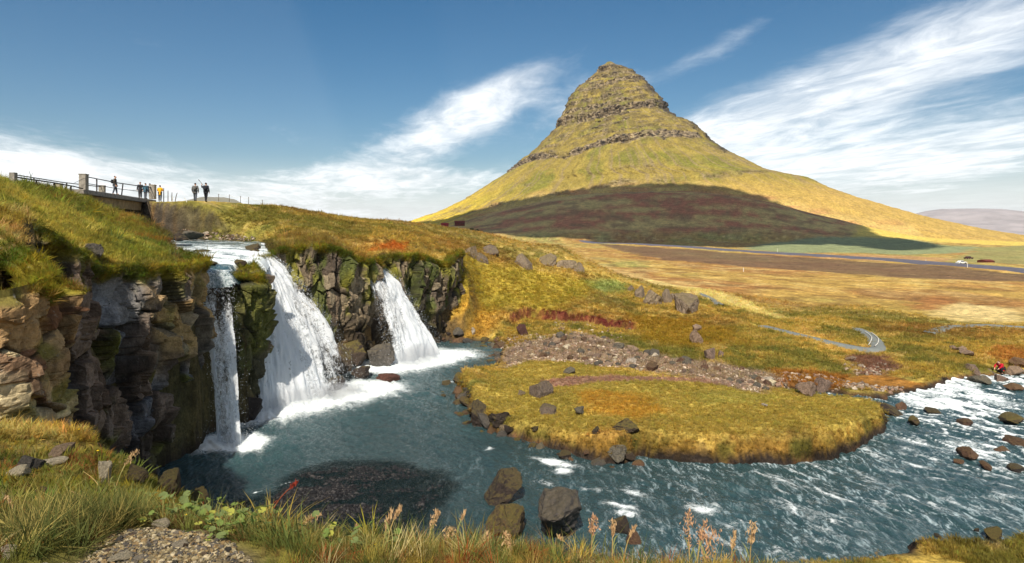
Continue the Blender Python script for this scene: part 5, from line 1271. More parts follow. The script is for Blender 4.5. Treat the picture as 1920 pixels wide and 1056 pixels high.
# ---- posts, ropes
for i, (u, v0, v1, Y, ln, lb_) in enumerate(((307, 353, 374, 71, 0, 'tallest thin wooden post right of the woman in yellow'), (315, 358, 374, 72, 0, 'thin wooden post, second right of the woman in yellow'), (322, 361, 375, 73, .03, 'leaning wooden post, third right of the woman in yellow'), (328, 362, 375, 73, .25, 'most tilted wooden post, fourth right of the woman in yellow'))):
    x, y, z = P(u, v1, Y); z = min(z, float(ground_z([x], [y], False)[0]) + .1); hh = P(u, v0, Y)[2] - z
    bm = bmesh.new(); tube_bm(bm, [(0, 0, -.2), (ln * .5, 0, hh * .5), (ln, 0, hh)], [.05, .045, .035], 6); tube_bm(bm, [(ln, 0, hh), (ln, 0, hh + .03)], [.04, .012], 6)
    o = done('fence_post', bm, WOOD, None, loc=(x, y, z)); o['label'] = lb_; o['category'] = 'post'; o['group'] = 'wooden posts beside the bridge'
WHITE = plain_mat('white_paint', S(222, 218, 206), .6, .12, 6.0)
for i, pts in enumerate((((310, 383), (318, 382), (323, 377), (324, 370)), ((341, 386), (347, 384), (350, 378), (346, 372)))):
    q_ = [Vector(P(u, v, 66)) for u, v in pts]; o_ = q_[0].copy()
    bm = bmesh.new(); tube_bm(bm, [Vector(p) - o_ for p in spline([p[:] for p in q_], 10)], .035, 6); tube_bm(bm, [q_[-1] - o_, q_[-1] - o_ + Vector((0, 0, .05))], [.055, .05], 6)
    o = done('rope_hoop', bm, WHITE, None, True, loc=o_); o['label'] = ('white curved hose hanging by the path below the wooden posts', 'white curved hose at the path edge near the two hikers')[i]; o['category'] = 'hose'
rf_ = thing('rope_fence', 'low rope fence on thin posts along the skyline path right of the hikers', 'fence', P(410, 376, 88)); ro_ = Vector(P(410, 376, 88)); tops = []
for u, v0, v1 in ((410, 365, 378), (430, 366, 379), (451, 369, 381), (466, 371, 383), (492, 376, 386)):
    a, b_ = Vector(P(u, v0, 88)) - ro_, Vector(P(u, v1, 88)) - ro_
    bm = bmesh.new(); tube_bm(bm, [b_, a], .035, 5); tube_bm(bm, [a, a + Vector((0, 0, .08))], [.06, .05], 5); done('fence_post', bm, WOOD, rf_); tops.append(a)
for a, b_ in zip(tops, tops[1:]):
    bm = bmesh.new(); tube_bm(bm, [a, (a + b_) / 2 - Vector((0, 0, .22)), b_], .014, 4); done('rope', bm, WHITE, rf_)

# ---- roads and paths laid on the land
ROADM = plain_mat('road_asphalt', S(96, 94, 104), .85, .12, .4)
PATHM = plain_mat('path_gravel', S(116, 120, 116), .9, .15, 2.0)
def ribbon(name, pts3, width, mat, lift, z=None):
    p_, s_ = resample(np.asarray(pts3)[:, :2], 1.0 if width < 4 else 6.0, 3)
    tn = np.gradient(p_, axis=0); tn /= np.linalg.norm(tn, axis=1, keepdims=True); nn_ = np.stack([-tn[:, 1], tn[:, 0]], -1)
    rows = []
    for k in (-.5, -.25, 0, .25, .5):
        q_ = p_ + nn_ * width * k; zz = np.max([ground_z(q_[:, 0] + ax, q_[:, 1] + ay) for ax, ay in ((0, 0), (.3 * width, 0), (-.3 * width, 0))], 0)
        zz = np.convolve(np.pad(zz, 4, 'edge'), np.ones(9) / 9, 'valid')
        rows.append(np.column_stack([q_, zz + lift]))
    V = np.array(rows); V[0, :, 2] -= lift + .3; V[-1, :, 2] -= lift + .3
    return link(name, mesh_np(name, V.reshape(-1, 3), grid_faces(5, len(p_)), mat, True), kind='structure'), p_
rd = raycast([(2080, 523), (1920, 509.5), (1800, 499.5), (1700, 491), (1540, 480.5), (1365, 468.5), (1240, 461.5), (1157, 456.5), (1090, 451.5)])
ribbon('road', rd, 11.0, ROADM, .9)
pw = raycast([(1606, 617), (1628, 628), (1644, 642), (1648, 656), (1630, 659), (1590, 652), (1540, 640), (1480, 625), (1430, 612)])
ribbon('footpath', pw, 1.9, PATHM, .10)
ribbon('footpath', raycast([(1316, 552), (1335, 562), (1352, 574)]), 1.5, PATHM, .12)
ribbon('footpath', raycast([(1740, 627), (1765, 619), (1790, 614), (1850, 612), (1930, 618), (2000, 622)]), 2.0, PATHM, .12)
rp = thing('path_rope', 'pair of pale ropes edging the bend of the footpath', 'rope barrier', tuple(raycast([(1628, 640)])[0]))
ro_ = Vector(raycast([(1628, 640)])[0])
for uv in (((1622, 626), (1634, 636), (1632, 646), (1628, 652)), ((1634, 628), (1646, 638), (1646, 648), (1640, 654))):
    q_ = raycast(uv); bm = bmesh.new(); tube_bm(bm, [Vector(p) - ro_ + Vector((0, 0, .25)) for p in spline(q_, 12)], .035, 5); done('rope', bm, WHITE, rp)
    for p in q_:
        bm = bmesh.new(); tube_bm(bm, [Vector(p) - ro_ - Vector((0, 0, .1)), Vector(p) - ro_ + Vector((0, 0, .3))], .03, 5); done('stake', bm, WOOD, rp)

# ---- far farm buildings, vehicles, roadside posts
def house(u, v, wpx, hpx, wall, roof, label, chim=False, windows=4, rz=.1, Y=None):
    q_ = raycast([(u, v)])[0] if Y is None else np.array(P(u, v, Y)); k = q_[1] / F; w_, h_ = wpx * k, hpx * k; d_ = max(w_ * .32, 5)
    root = thing('farm_building', label, 'building', tuple(q_), None, rz)
    bm = bmesh.new(); bx(bm, (0, d_ / 2, h_ * .3 - .5), (w_, d_, h_ * .6 + 1)); done('wall', bm, plain_mat('wall_paint', wall, .8, .1, .5), root)
    bm = bmesh.new()
    a = [bm.verts.new(p) for p in ((-w_ * .52, -.3, h_ * .58), (w_ * .52, -.3, h_ * .58), (w_ * .52, d_ / 2, h_), (-w_ * .52, d_ / 2, h_), (-w_ * .52, d_ + .3, h_ * .58), (w_ * .52, d_ + .3, h_ * .58))]
    for f_ in ((0, 1, 2, 3), (3, 2, 5, 4), (0, 3, 4), (1, 5, 2), (0, 4, 5, 1)): bm.faces.new([a[i] for i in f_])
    rf = done('roof', bm, plain_mat('roof_paint', roof, .7, .1, .5), root)
    wm_ = plain_mat('window_glass', (.03, .035, .04), .2, .1, 1.0)
    for i in range(windows):
        bm = bmesh.new(); bx(bm, (-w_ * .4 + w_ * .8 * i / max(windows - 1, 1), -.06, h_ * .32), (w_ * .06, .1, h_ * .22)); done('window', bm, wm_, root)
    return root
house(834, 426, 14, 8, S(150, 60, 56), S(150, 46, 50), 'small red farmhouse at the left foot of the dark hill', Y=640)
house(862, 422, 19, 8, S(96, 52, 44), S(110, 50, 44), 'longer dark red barn right of the small red farmhouse', Y=660)
house(1886, 454, 34, 8, S(206, 170, 120), S(214, 120, 40), 'long orange roofed building on the flat before the fjord', windows=6, Y=1480)
house(1857, 493, 18, 6, S(120, 62, 48), S(110, 52, 40), 'low rust red shed beyond the road at right', windows=2)
CARW = plain_mat('car_white', S(220, 220, 220), .4, .05, 2.0); CARD = plain_mat('car_dark', S(74, 40, 40), .4, .1, 2.0); GLASS = plain_mat('car_glass', (.02, .025, .03), .15, .05, 2.0); TYRE = plain_mat('tyre', (.02, .02, .02), .9, .1, 4.0)
def car(u, v, mat, label, rz):
    q_ = raycast([(u, v)])[0]; root = thing('parked_car', label, 'car', tuple(q_), 'vehicles parked beyond the road', rz)
    bm = bmesh.new(); vs = bx(bm, (0, 0, .62), (4.3, 1.75, .62)); vs = bx(bm, (-.2, 0, 1.18), (2.5, 1.6, .56))
    for v_ in vs:
        if v_.co.z > 1.2: v_.co.x = -.2 + (v_.co.x + .2) * .7; v_.co.y *= .86
    done('body', bm, mat, root, bevel=.06)
    bm = bmesh.new(); vs = bx(bm, (-.2, 0, 1.17), (2.1, 1.66, .36))
    for v_ in vs:
        if v_.co.z > 1.2: v_.co.x = -.2 + (v_.co.x + .2) * .78; v_.co.y *= .9
    done('side_window', bm, GLASS, root)
    for sx_ in (-1.35, 1.35):
        for sy_ in (-.8, .8):
            bm = bmesh.new(); tube_bm(bm, [(sx_, sy_ - .1, .33), (sx_, sy_ + .1, .33)], .33, 12); done('wheel', bm, TYRE, root)
car(1802, 495, CARW, 'white car parked just beyond the road at right', .3); car(1816, 486, CARD, 'dark red vehicle parked on the field beyond the white car', .1)
for i, (u, v, hp, lb_) in enumerate(((1814, 503, 10, 'tall white roadside marker near the parked white car'), (1458, 472, 6, 'white roadside marker by the green field corner'), (1394, 509, 6, 'lone pale marker post on the russet plain'), (1736, 492, 5, 'short pale marker at the road edge before the green field'))):
    q_ = raycast([(u, v)])[0]; h_ = hp * q_[1] / F
    bm = bmesh.new(); tube_bm(bm, [(0, 0, -.3), (0, 0, h_)], [.10, .09], 6); tube_bm(bm, [(0, 0, h_), (0, 0, h_ + .15)], [.09, .03], 6); o = done('marker_post', bm, WHITE, None, loc=q_); o['label'] = lb_; o['category'] = 'post'; o['group'] = 'pale marker posts on the plain'
LEAFD = plain_mat('conifer', S(52, 62, 40), .95, .4, .6, .1)
for i, (u, v, w_, h_) in enumerate(((884, 436, 12, 8), (896, 438, 14, 8), (905, 440, 8, 6), (812, 424, 8, 5), (848, 424, 6, 5), (878, 414, 10, 5), (893, 412, 10, 5), (909, 410, 12, 5), (925, 408, 12, 5), (942, 406, 10, 5), (768, 428, 14, 6))):
    Y_ = 260 if i < 3 else (135 if i == 10 else 690); q_ = np.array(P(u, v, Y_)); q_[2] = float(ground_z(q_[:1], q_[1:2], False)[0]) if i >= 3 else q_[2]; k = q_[1] / F; r_ = np.random.default_rng(60 + i)
    root = thing('bush', ('dark low bush at the left end of the row of three behind the grassy brow', 'widest dark bush in the middle of the row of three behind the grassy brow', 'smallest dark bush at the right end of the row of three behind the grassy brow', 'low dark bush left of the small red farmhouse', 'dark bush between the small red farmhouse and the longer barn', 'first dark tree of the shelter belt right of the red barn', 'second dark tree of the shelter belt right of the red barn', 'third dark tree of the shelter belt right of the red barn', 'fourth dark tree of the shelter belt right of the red barn', 'last dark tree of the shelter belt, up the edge of the heather hill', 'flat dark bush on the skyline brow left of the farmhouses')[i], 'bush', tuple(q_), 'dark bushes and trees at the foot of the hill')
    bm = bmesh.new(); tube_bm(bm, [(0, 0, -.3), (.05, 0, h_ * k * .5)], [.12, .06], 6); done('trunk', bm, WOOD, root)
    n_ = 260; p3 = r_.normal(size=(n_, 3)); p3 /= np.linalg.norm(p3, axis=1, keepdims=True); p3 *= r_.uniform(.4, 1, (n_, 1)) ** .5 * np.array([w_ * k * .5, w_ * k * .4, h_ * k * .5]); p3[:, 2] += h_ * k * .5
    tri = r_.normal(size=(n_, 3, 3)) * h_ * k * .11 + p3[:, None]
    link('crown', mesh_np('crown', tri.reshape(-1, 3), np.arange(n_ * 3).reshape(-1, 3), LEAFD, False), root)

# ------------------------------------------------------------------ people
SKIN = plain_mat('skin', S(206, 160, 134), .6, .06, 20.0); HAIR = plain_mat('hair', S(52, 40, 34), .8, .2, 40.0)
def cloth(c, n='cloth'): return plain_mat(n, S(*c), .9, .14, 14.0)
def skin_obj(name, chains, mat, parent, sub=2):
    """one continuous skinned surface; chains share joints by name"""
    idx = {}; vs = []; rs = []; es = []
    for ch in chains:
        prev = None
        for nm, co, r in ch:
            if nm not in idx: idx[nm] = len(vs); vs.append(co); rs.append(r)
            if prev is not None and (prev, idx[nm]) not in es: es.append((prev, idx[nm]))
            prev = idx[nm]
    me = bpy.data.meshes.new(name); me.from_pydata([tuple(v) for v in vs], es, [])
    tmp = bpy.data.objects.new(name, me); C.objects.link(tmp)
    md = tmp.modifiers.new('Skin', 'SKIN'); md.use_smooth_shade = True
    for i, r in enumerate(rs):
        sv_ = me.skin_vertices[0].data[i]; sv_.radius = (r, r) if np.isscalar(r) else r; sv_.use_root = (i == 0)
    m2_ = tmp.modifiers.new('Sub', 'SUBSURF'); m2_.levels = sub; m2_.render_levels = sub
    dg = bpy.context.evaluated_depsgraph_get(); ev = tmp.evaluated_get(dg)
    new = bpy.data.meshes.new_from_object(ev); bpy.data.objects.remove(tmp)
    new.name = name; new.materials.clear(); new.materials.append(mat)
    return link(name, new, parent)
def person(loc, rz, h, label, top, legs, hat=None, hair=True, pack=None, stride=.12, arm_up=False, long_coat=False, arms_front=False, group=None, crouch=False):
    k = h / 1.75; V = lambda x, y, z: Vector((x * k, y * k, z * k))
    root = thing('person', label, 'person', loc, group, rz)
    J = {}
    if not crouch:
        pel = V(0, 0, .95); che = V(0, -.01, 1.28); nek = V(0, 0, 1.47); hd = V(0, -.03, 1.62)
        L = [('hipl', V(.1, 0, .9), .085), ('kneel', V(.1, -.02 - stride * .4, .50), .058), ('ankl', V(.1, -stride + .02, .09), .042), ('toel', V(.11, -stride - .15, .04), .035)]
        Rr = [('hipr', V(-.1, 0, .9), .085), ('kneer', V(-.1, stride * .35 - .03, .50), .058), ('ankr', V(-.1, stride, .09), .042), ('toer', V(-.11, stride - .17, .04), .035)]
        al = [('shl', V(.2, 0, 1.40), .062), ('ell', V(.27, .02, 1.12), .046), ('wrl', V(.26, -.10, .88), .034)]; ar = [('shr', V(-.2, 0, 1.40), .062), ('elr', V(-.27, .02, 1.12), .046), ('wrr', V(-.26, -.10, .88), .034)]
        if arms_front: al = [al[0], ('ell', V(.26, -.04, 1.14), .046), ('wrl', V(.09, -.24, 1.22), .034)]; ar = [ar[0], ('elr', V(-.26, -.04, 1.14), .046), ('wrr', V(-.09, -.24, 1.22), .034)]
        if arm_up: al = [al[0], ('ell', V(.40, -.06, 1.28), .046), ('wrl', V(.44, -.10, 1.52), .034)]
    else:
        pel = V(0, .12, .42); che = V(0, -.16, .66); nek = V(0, -.28, .82); hd = V(0, -.38, .93)
        L = [('hipl', V(.1, .08, .42), .085), ('kneel', V(.14, -.30, .46), .06), ('ankl', V(.12, -.05, .09), .042), ('toel', V(.13, -.22, .04), .035)]
        Rr = [('hipr', V(-.1, .08, .42), .085), ('kneer', V(-.14, -.30, .46), .06), ('ankr', V(-.12, -.05, .09), .042), ('toer', V(-.13, -.22, .04), .035)]
        al = [('shl', V(.2, -.22, .78), .062), ('ell', V(.24, -.44, .62), .046), ('wrl', V(.16, -.58, .48), .034)]; ar = [('shr', V(-.2, -.22, .78), .062), ('elr', V(-.24, -.44, .62), .046), ('wrr', V(-.16, -.58, .48), .034)]
    K = lambda c: [(n, p, r * k) for n, p, r in c]
    def fingers(wn, w_, e):
        d = (w_ - e).normalized(); sd = Vector((0, 1, 0)).cross(d).normalized() if abs(d.y) < .9 else Vector((1, 0, 0)); up = d.cross(sd); out_ = [[(wn, w_, .034 * k), (wn + 'p', w_ + d * .07 * k, .036 * k)]]
        for i, ln in enumerate((.066, .078, .072, .055)):
            b_ = w_ + d * .095 * k + up * (i - 1.5) * .021 * k
            out_.append([(wn + 'p', w_ + d * .07 * k, .036 * k), (wn + f'f{i}', b_, .010 * k), (wn + f'g{i}', b_ + d * ln * .5 * k + sd * .01 * k, .009 * k), (wn + f'h{i}', b_ + d * ln * .85 * k + sd * .03 * k, .007 * k)])
        out_.append([(wn + 'p', w_ + d * .07 * k, .036 * k), (wn + 't', w_ + d * .06 * k + up * -.045 * k, .012 * k), (wn + 'u', w_ + d * .10 * k + up * -.06 * k, .009 * k)])
        return out_
    sp = [('pel', pel, .125 * k), ('che', che, (.155 * k, .115 * k)), ('nek', nek, .055 * k), ('jaw', nek.lerp(hd, .55) + V(0, -.02, 0), .072 * k), ('hd', hd, .094 * k), ('crn', hd + V(0, .015, .075), .075 * k)]
    body = [sp, [sp[0]] + K(L), [sp[0]] + K(Rr), [sp[1]] + K(al), [sp[1]] + K(ar)] + fingers(al[-1][0], al[-1][1], al[-2][1]) + fingers(ar[-1][0], ar[-1][1], ar[-2][1])
    # nose, ears
    body.append([('hd', hd, .094 * k), ('nose', hd + V(0, -.105, -.01), .014 * k)])
    for s_ in (-1, 1): body.append([('hd', hd, .094 * k), (f'ear{s_}', hd + V(s_ * .088, .0, .0), .018 * k)])
    skin_obj('body', body, SKIN, root, 1)
    inf = lambda c, a: [(n, p, (r + a) * k) for n, p, r in c]
    hem = pel + (V(0, 0, -.30) if long_coat else V(0, 0, -.06))
    jk = [[('pel', pel, .165 * k), ('che', che, (.20 * k, .155 * k)), ('col', nek + V(0, 0, -.02), .085 * k)], [('pel', pel, .165 * k), ('hem', hem, .175 * k)]]
    for c in (al, ar):
        cc_ = [(c[0][0], c[0][1], .088 * k), (c[1][0], c[1][1], .07 * k), (c[2][0], c[2][1], .056 * k)]; jk.append([('che', che, .19 * k)] + cc_)
    skin_obj('jacket', jk, top, root)
    tr_ = [[('pel', pel + V(0, 0, -.03), .15 * k)] + [(n, p, (r + .025) * k) for n, p, r in c[:3]] for c in (L, Rr)]
    skin_obj('trousers', tr_, legs, root)
    bt = cloth((44, 38, 34), 'boot_leather')
    for c in (L, Rr): skin_obj('boot', [[(c[2][0], c[2][1] + V(0, .03, .03), .056 * k), ('heel', c[2][1] + V(0, .03, -.04), .05 * k), ('ball', c[3][1] + V(0, .03, .0), .05 * k), (c[3][0], c[3][1] + V(0, -.02, -.002), .04 * k)]], bt, root, 1)
    eye = cloth((30, 26, 24), 'eye')
    for s_ in (-1, 1):
        bm = bmesh.new(); bmesh.ops.create_uvsphere(bm, u_segments=8, v_segments=6, radius=.013 * k); bmesh.ops.translate(bm, vec=hd + V(s_ * .034, -.088, .016), verts=bm.verts); done('eye', bm, eye, root, True)
    if hat is not None: skin_obj('hood', [[('a', hd + V(0, .03, -.06), .105 * k), ('b', hd + V(0, .02, .05), .112 * k), ('c', hd + V(0, .02, .12), .07 * k)]], hat, root, 1)
    elif hair: skin_obj('hair', [[('a', hd + V(0, .05, -.05), .078 * k), ('b', hd + V(0, .035, .04), .10 * k), ('c', hd + V(0, .01, .10), .082 * k)]], HAIR, root, 1)
    if pack is not None:
        skin_obj('backpack', [[('a', V(0, .23, 1.02), (.15 * k, .10 * k)), ('b', V(0, .25, 1.2), (.17 * k, .12 * k)), ('c', V(0, .22, 1.42), (.13 * k, .09 * k))]], pack, root, 2)
    return root, al
DK = cloth((40, 42, 48), 'dark_jacket'); TEAL = cloth((62, 96, 112), 'teal_jacket'); YEL = cloth((228, 170, 30), 'yellow_raincoat'); GRY = cloth((98, 96, 92), 'grey_jacket'); OLV = cloth((70, 62, 52), 'brown_jacket'); BLK = cloth((30, 30, 34), 'black_trousers'); JEAN = cloth((84, 88, 96), 'grey_trousers'); NAVY = cloth((46, 50, 62), 'navy_jacket'); RED = cloth((176, 20, 40), 'red_jacket')
zb = lambda x, y: float(ground_z([x], [y], False)[0])
GP = 'visitors at the bridge and along the skyline path'
person((-36.6, 59, 3.48), 1.9, 1.76, 'person in a dark jacket walking alone at the middle of the bridge', OLV, JEAN, hair=True, pack=DK, stride=.16, group=GP)
person((-39.5, 68, 3.58), .2, 1.8, 'person in a black coat on the bridge, left of the huddled three', DK, BLK, hat=DK, stride=.05, long_coat=True, group=GP)
person((-38.95, 68, 3.58), 3.0, 1.68, 'person in a teal jacket in the middle of the huddled three on the bridge', TEAL, JEAN, hair=True, stride=.04, group=GP)
person((-38.55, 68.1, 3.58), 2.6, 1.66, 'person in dark clothes at the right of the huddled three on the bridge', NAVY, BLK, hat=DK, stride=.05, group=GP)
xy = P(300, 377, 70.5); person((xy[0], xy[1], max(zb(xy[0], xy[1]), 3.3)), 3.4, 1.82, 'person in a long yellow raincoat standing just off the bridge end', YEL, BLK, hat=cloth((74, 84, 92), 'grey_hood'), stride=.08, long_coat=True, arms_front=True, group=GP)
xy = P(366, 377, 67.5); person((xy[0], xy[1], zb(xy[0], xy[1])), 3.3, 1.95, 'person in a grey jacket walking on the skyline path, left of the pair', GRY, JEAN, hair=True, pack=GRY, stride=.14, group=GP)
xy = P(386, 376, 67.5); pr, al_ = person((xy[0], xy[1], zb(xy[0], xy[1])), 3.1, 2.02, 'person in a black jacket with one arm raised holding a pole, right of the pair', DK, BLK, hair=True, pack=DK, stride=.18, arm_up=True, group=GP)
hw = pr.matrix_basis @ al_[-1][1]
bm = bmesh.new(); tube_bm(bm, [(.35, 0, -.35), (0, 0, .1), (-.28, 0, .42)], [.016, .018, .03], 6); tube_bm(bm, [(-.28, 0, .42), (-.34, 0, .49)], [.04, .04], 6); o = done('tripod', bm, METAL, None, loc=(hw.x, hw.y, hw.z + .08)); o['label'] = 'folded black tripod held over the shoulder of the right hiker'; o['category'] = 'tripod'
q_ = raycast([(1878, 701)])[0]; person(tuple(q_), -1.2, 1.75, 'person in a red jacket crouching on the rocks at the far right bank', RED, BLK, hat=None, hair=True, crouch=True)

# ------------------------------------------------------------------ grass
def leaf_mat(name, inst=True, col=None, tl_=.45, sat=1.0):
    m, t, out = new_mat(name)
    if inst: c = t.n('ShaderNodeAttribute', attribute_name='tint', attribute_type='INSTANCER').outputs['Color']
    else: c = t.n('ShaderNodeAttribute', attribute_name='Col').outputs['Color'] if col is None else col
    df = t.n('ShaderNodeBsdfDiffuse'); t.set(df.inputs[0], c)
    tl = t.n('ShaderNodeBsdfTranslucent'); t.set(tl.inputs[0], c)
    mx = t.n('ShaderNodeMixShader'); mx.inputs[0].default_value = tl_; t.set(mx.inputs[1], df.outputs[0]); t.set(mx.inputs[2], tl.outputs[0])
    t.set(out.inputs[0], mx.outputs[0])
    return m
GRASSM = leaf_mat('grass_blade')
def blade(r_, base, h, w_, lean, az_, n=4):
    d = np.array([math.cos(az_), math.sin(az_)]); s_ = np.array([-d[1], d[0]])
    V = []
    for i in range(n + 1):
        f_ = i / n; b_ = lean * f_ ** 1.8
        c = np.array([base[0] + d[0] * h * b_, base[1] + d[1] * h * b_, h * (f_ - .28 * lean * f_ ** 2.2)])
        wd = w_ * (1 - f_) ** .7 * (1 if i < n else 0)
        o_ = np.array([s_[0], s_[1], 0]) * wd
        V += [c - o_, c + o_] if i < n else [c]
    Fq = [(2 * i, 2 * i + 1, 2 * i + 3, 2 * i + 2) for i in range(n - 1)]
    return np.array(V), Fq, (2 * (n - 1), 2 * (n - 1) + 1, 2 * n)
def tuft_mesh(name, seed, n, spread, wid, lean, hvar=.45, seg=3):
    r_ = np.random.default_rng(seed); V = []; T = []; o_ = 0
    for _ in range(n):
        a = r_.uniform(0, 6.28); rr = spread * math.sqrt(r_.random())
        v, fq, ft_ = blade(r_, (rr * math.cos(a), rr * math.sin(a)), r_.uniform(1 - hvar, 1.0), wid * r_.uniform(.7, 1.3), lean * r_.uniform(.3, 1.5), a + r_.normal(0, .6), seg)
        for q_ in fq: T += [(q_[0] + o_, q_[1] + o_, q_[2] + o_), (q_[0] + o_, q_[2] + o_, q_[3] + o_)]
        T.append(tuple(k + o_ for k in ft_)); V.append(v); o_ += len(v)
    me = mesh_np(name, np.concatenate(V), np.array(T), GRASSM, True)
    return bpy.data.objects.new(name, me)
def scatter(name, pts, scale, tint, variants, label=None, tilt=.18, zscale=None, seed=0):
    """one object of kind stuff that sets tufts on points"""
    r_ = np.random.default_rng(seed); n = len(pts)
    me = bpy.data.meshes.new(name); me.vertices.add(n); me.vertices.foreach_set('co', np.asarray(pts, np.float32).ravel())
    rot = np.stack([r_.normal(0, tilt, n), r_.normal(0, tilt, n), r_.uniform(0, 6.28, n)], -1).astype(np.float32)
    a = me.attributes.new('rot', 'FLOAT_VECTOR', 'POINT'); a.data.foreach_set('vector', rot.ravel())
    sc_ = np.stack([scale, scale, scale * (1 if zscale is None else zscale)], -1).astype(np.float32)
    a = me.attributes.new('scl', 'FLOAT_VECTOR', 'POINT'); a.data.foreach_set('vector', sc_.ravel())
    c4 = np.ones((n, 4), np.float32); c4[:, :3] = tint
    a = me.attributes.new('tint', 'FLOAT_COLOR', 'POINT'); a.data.foreach_set('color', c4.ravel())
    a = me.attributes.new('pick', 'INT', 'POINT'); a.data.foreach_set('value', r_.integers(0, len(variants), n).astype(np.int32))
    o = link(name, me, kind='stuff')
    ng = bpy.data.node_groups.new(name, 'GeometryNodeTree')
    ng.interface.new_socket('Geometry', in_out='INPUT', socket_type='NodeSocketGeometry'); ng.interface.new_socket('Geometry', in_out='OUTPUT', socket_type='NodeSocketGeometry')
    N = ng.nodes; L = ng.links
    gi = N.new('NodeGroupInput'); go = N.new('NodeGroupOutput'); iop = N.new('GeometryNodeInstanceOnPoints'); gti = N.new('GeometryNodeGeometryToInstance')
    for v in variants[::-1]:
        oi = N.new('GeometryNodeObjectInfo'); oi.inputs['Object'].default_value = v; L.new(oi.outputs['Geometry'], gti.inputs[0])
    def at(nm, ty):
        x_ = N.new('GeometryNodeInputNamedAttribute'); x_.data_type = ty; x_.inputs[0].default_value = nm; return x_.outputs[0]
    L.new(gi.outputs[0], iop.inputs['Points']); L.new(gti.outputs[0], iop.inputs['Instance']); iop.inputs['Pick Instance'].default_value = True
    L.new(at('pick', 'INT'), iop.inputs['Instance Index'])
    e2r = N.new('FunctionNodeEulerToRotation'); L.new(at('rot', 'FLOAT_VECTOR'), e2r.inputs[0]); L.new(e2r.outputs[0], iop.inputs['Rotation']); L.new(at('scl', 'FLOAT_VECTOR'), iop.inputs['Scale'])
    L.new(iop.outputs[0], go.inputs[0])
    md = o.modifiers.new('tufts', 'NODES'); md.node_group = ng
    return o
TALL = [tuft_mesh('grass_tuft', 900 + i, 26, .28, .013, .75, .5, 4) for i in range(4)]
MID = [tuft_mesh('grass_tuft', 920 + i, 22, .5, .030, .8, .5, 3) for i in range(4)]
SHORT = [tuft_mesh('grass_tuft', 940 + i, 22, .75, .055, .65, .5, 2) for i in range(4)]
r_ = np.random.default_rng(77)
gsel = grassy * (slope > .25)
vis = (np.abs(np.arctan2(gx, gy)) < math.radians(41.5)) & (gy > 0)
def pick(mask, n):
    w_ = np.where(mask, gsel, 0) * (r_.random(len(gx)) > .0); i_ = np.flatnonzero(w_ > .35); i_ = r_.choice(i_, n)
    k_ = np.stack([gx[i_], gy[i_], gz[i_]], -1); rad_ = np.hypot(gx[i_], gy[i_])
    k_[:, :2] += r_.normal(0, 1, (n, 2)) * (rad_ * .004)[:, None]
    return i_, k_, rad_
def tints(i_, lo=.72, hi=1.4, hue=.09):
    n = len(i_); f_ = r_.uniform(lo, hi, (n, 1)); h_ = 1 + r_.normal(0, hue, (n, 3)) * np.array([.7, .5, 1.2])
    return np.clip(col[i_] * f_ * h_ * 1.3, .004, .8)
# far bank, plateau, slope
pathd = np.minimum(poly_sdf(pw[:, :2], gx, gy, closed=False), 9)
i_, p_, rad_ = pick(vis & (gr > 26) & (gr < 125) & (gx > -30) & (pathd > .8), 110000)
pen = sm(24, 40, rad_)
onisl = poly_sdf(raycast([(880, 760), (930, 690), (1010, 672), (1300, 708), (1660, 752), (1680, 800), (1560, 860), (1100, 860)])[:, :2], p_[:, 0], p_[:, 1]) < .5
scatter('meadow_grass', p_, (.10 + .0014 * rad_) * np.where(onisl, .62, 1) * r_.lognormal(0, .32, len(p_)), tints(i_), SHORT, seed=1, tilt=.3)
# short moss and grass on the ledges below the left rock face, and on the low bank at bottom right
i_, p_, rad_ = pick(vis & (gr > 4.6) & (gr < 11) & (gx < -1.5), 9000)
scatter('ledge_moss', p_, .05 * r_.lognormal(0, .4, len(p_)), tints(i_, .55, 1.3, .2), SHORT, seed=8, tilt=.4)
i_, p_, rad_ = pick(vis & (gr > 15) & (gr < 27) & (gx > 6), 6000)
scatter('low_bank_grass', p_, .10 * r_.lognormal(0, .35, len(p_)), tints(i_, .7, 1.3, .15), SHORT, seed=9, tilt=.3)
# left slope
i_, p_, rad_ = pick(vis & (gr > 8.5) & (gr < 62) & (gx < -6.5), 34000)
tt_ = tints(i_, .65, 1.5, .15)
scatter('slope_grass', p_, np.clip(.045 + .0048 * rad_, .07, .30) * r_.lognormal(0, .35, len(p_)), tt_, MID, seed=2, tilt=.4)
# turf hanging over the cliff rims
tp_ = np.concatenate([a for a, b_ in TURF]); tcl_ = np.concatenate([b_ for a, b_ in TURF]); k_ = r_.choice(len(tp_), min(len(tp_), 9000), replace=False)
dist_ = np.hypot(tp_[k_, 0], tp_[k_, 1])
scatter('cliff_turf', tp_[k_], np.clip(.06 + .004 * dist_, .1, .3) * r_.lognormal(0, .3, len(k_)), np.clip(tcl_[k_] * r_.uniform(.7, 1.5, (len(k_), 1)) * (1 + r_.normal(0, .15, (len(k_), 3))), .004, .7), MID, seed=3, tilt=.5)
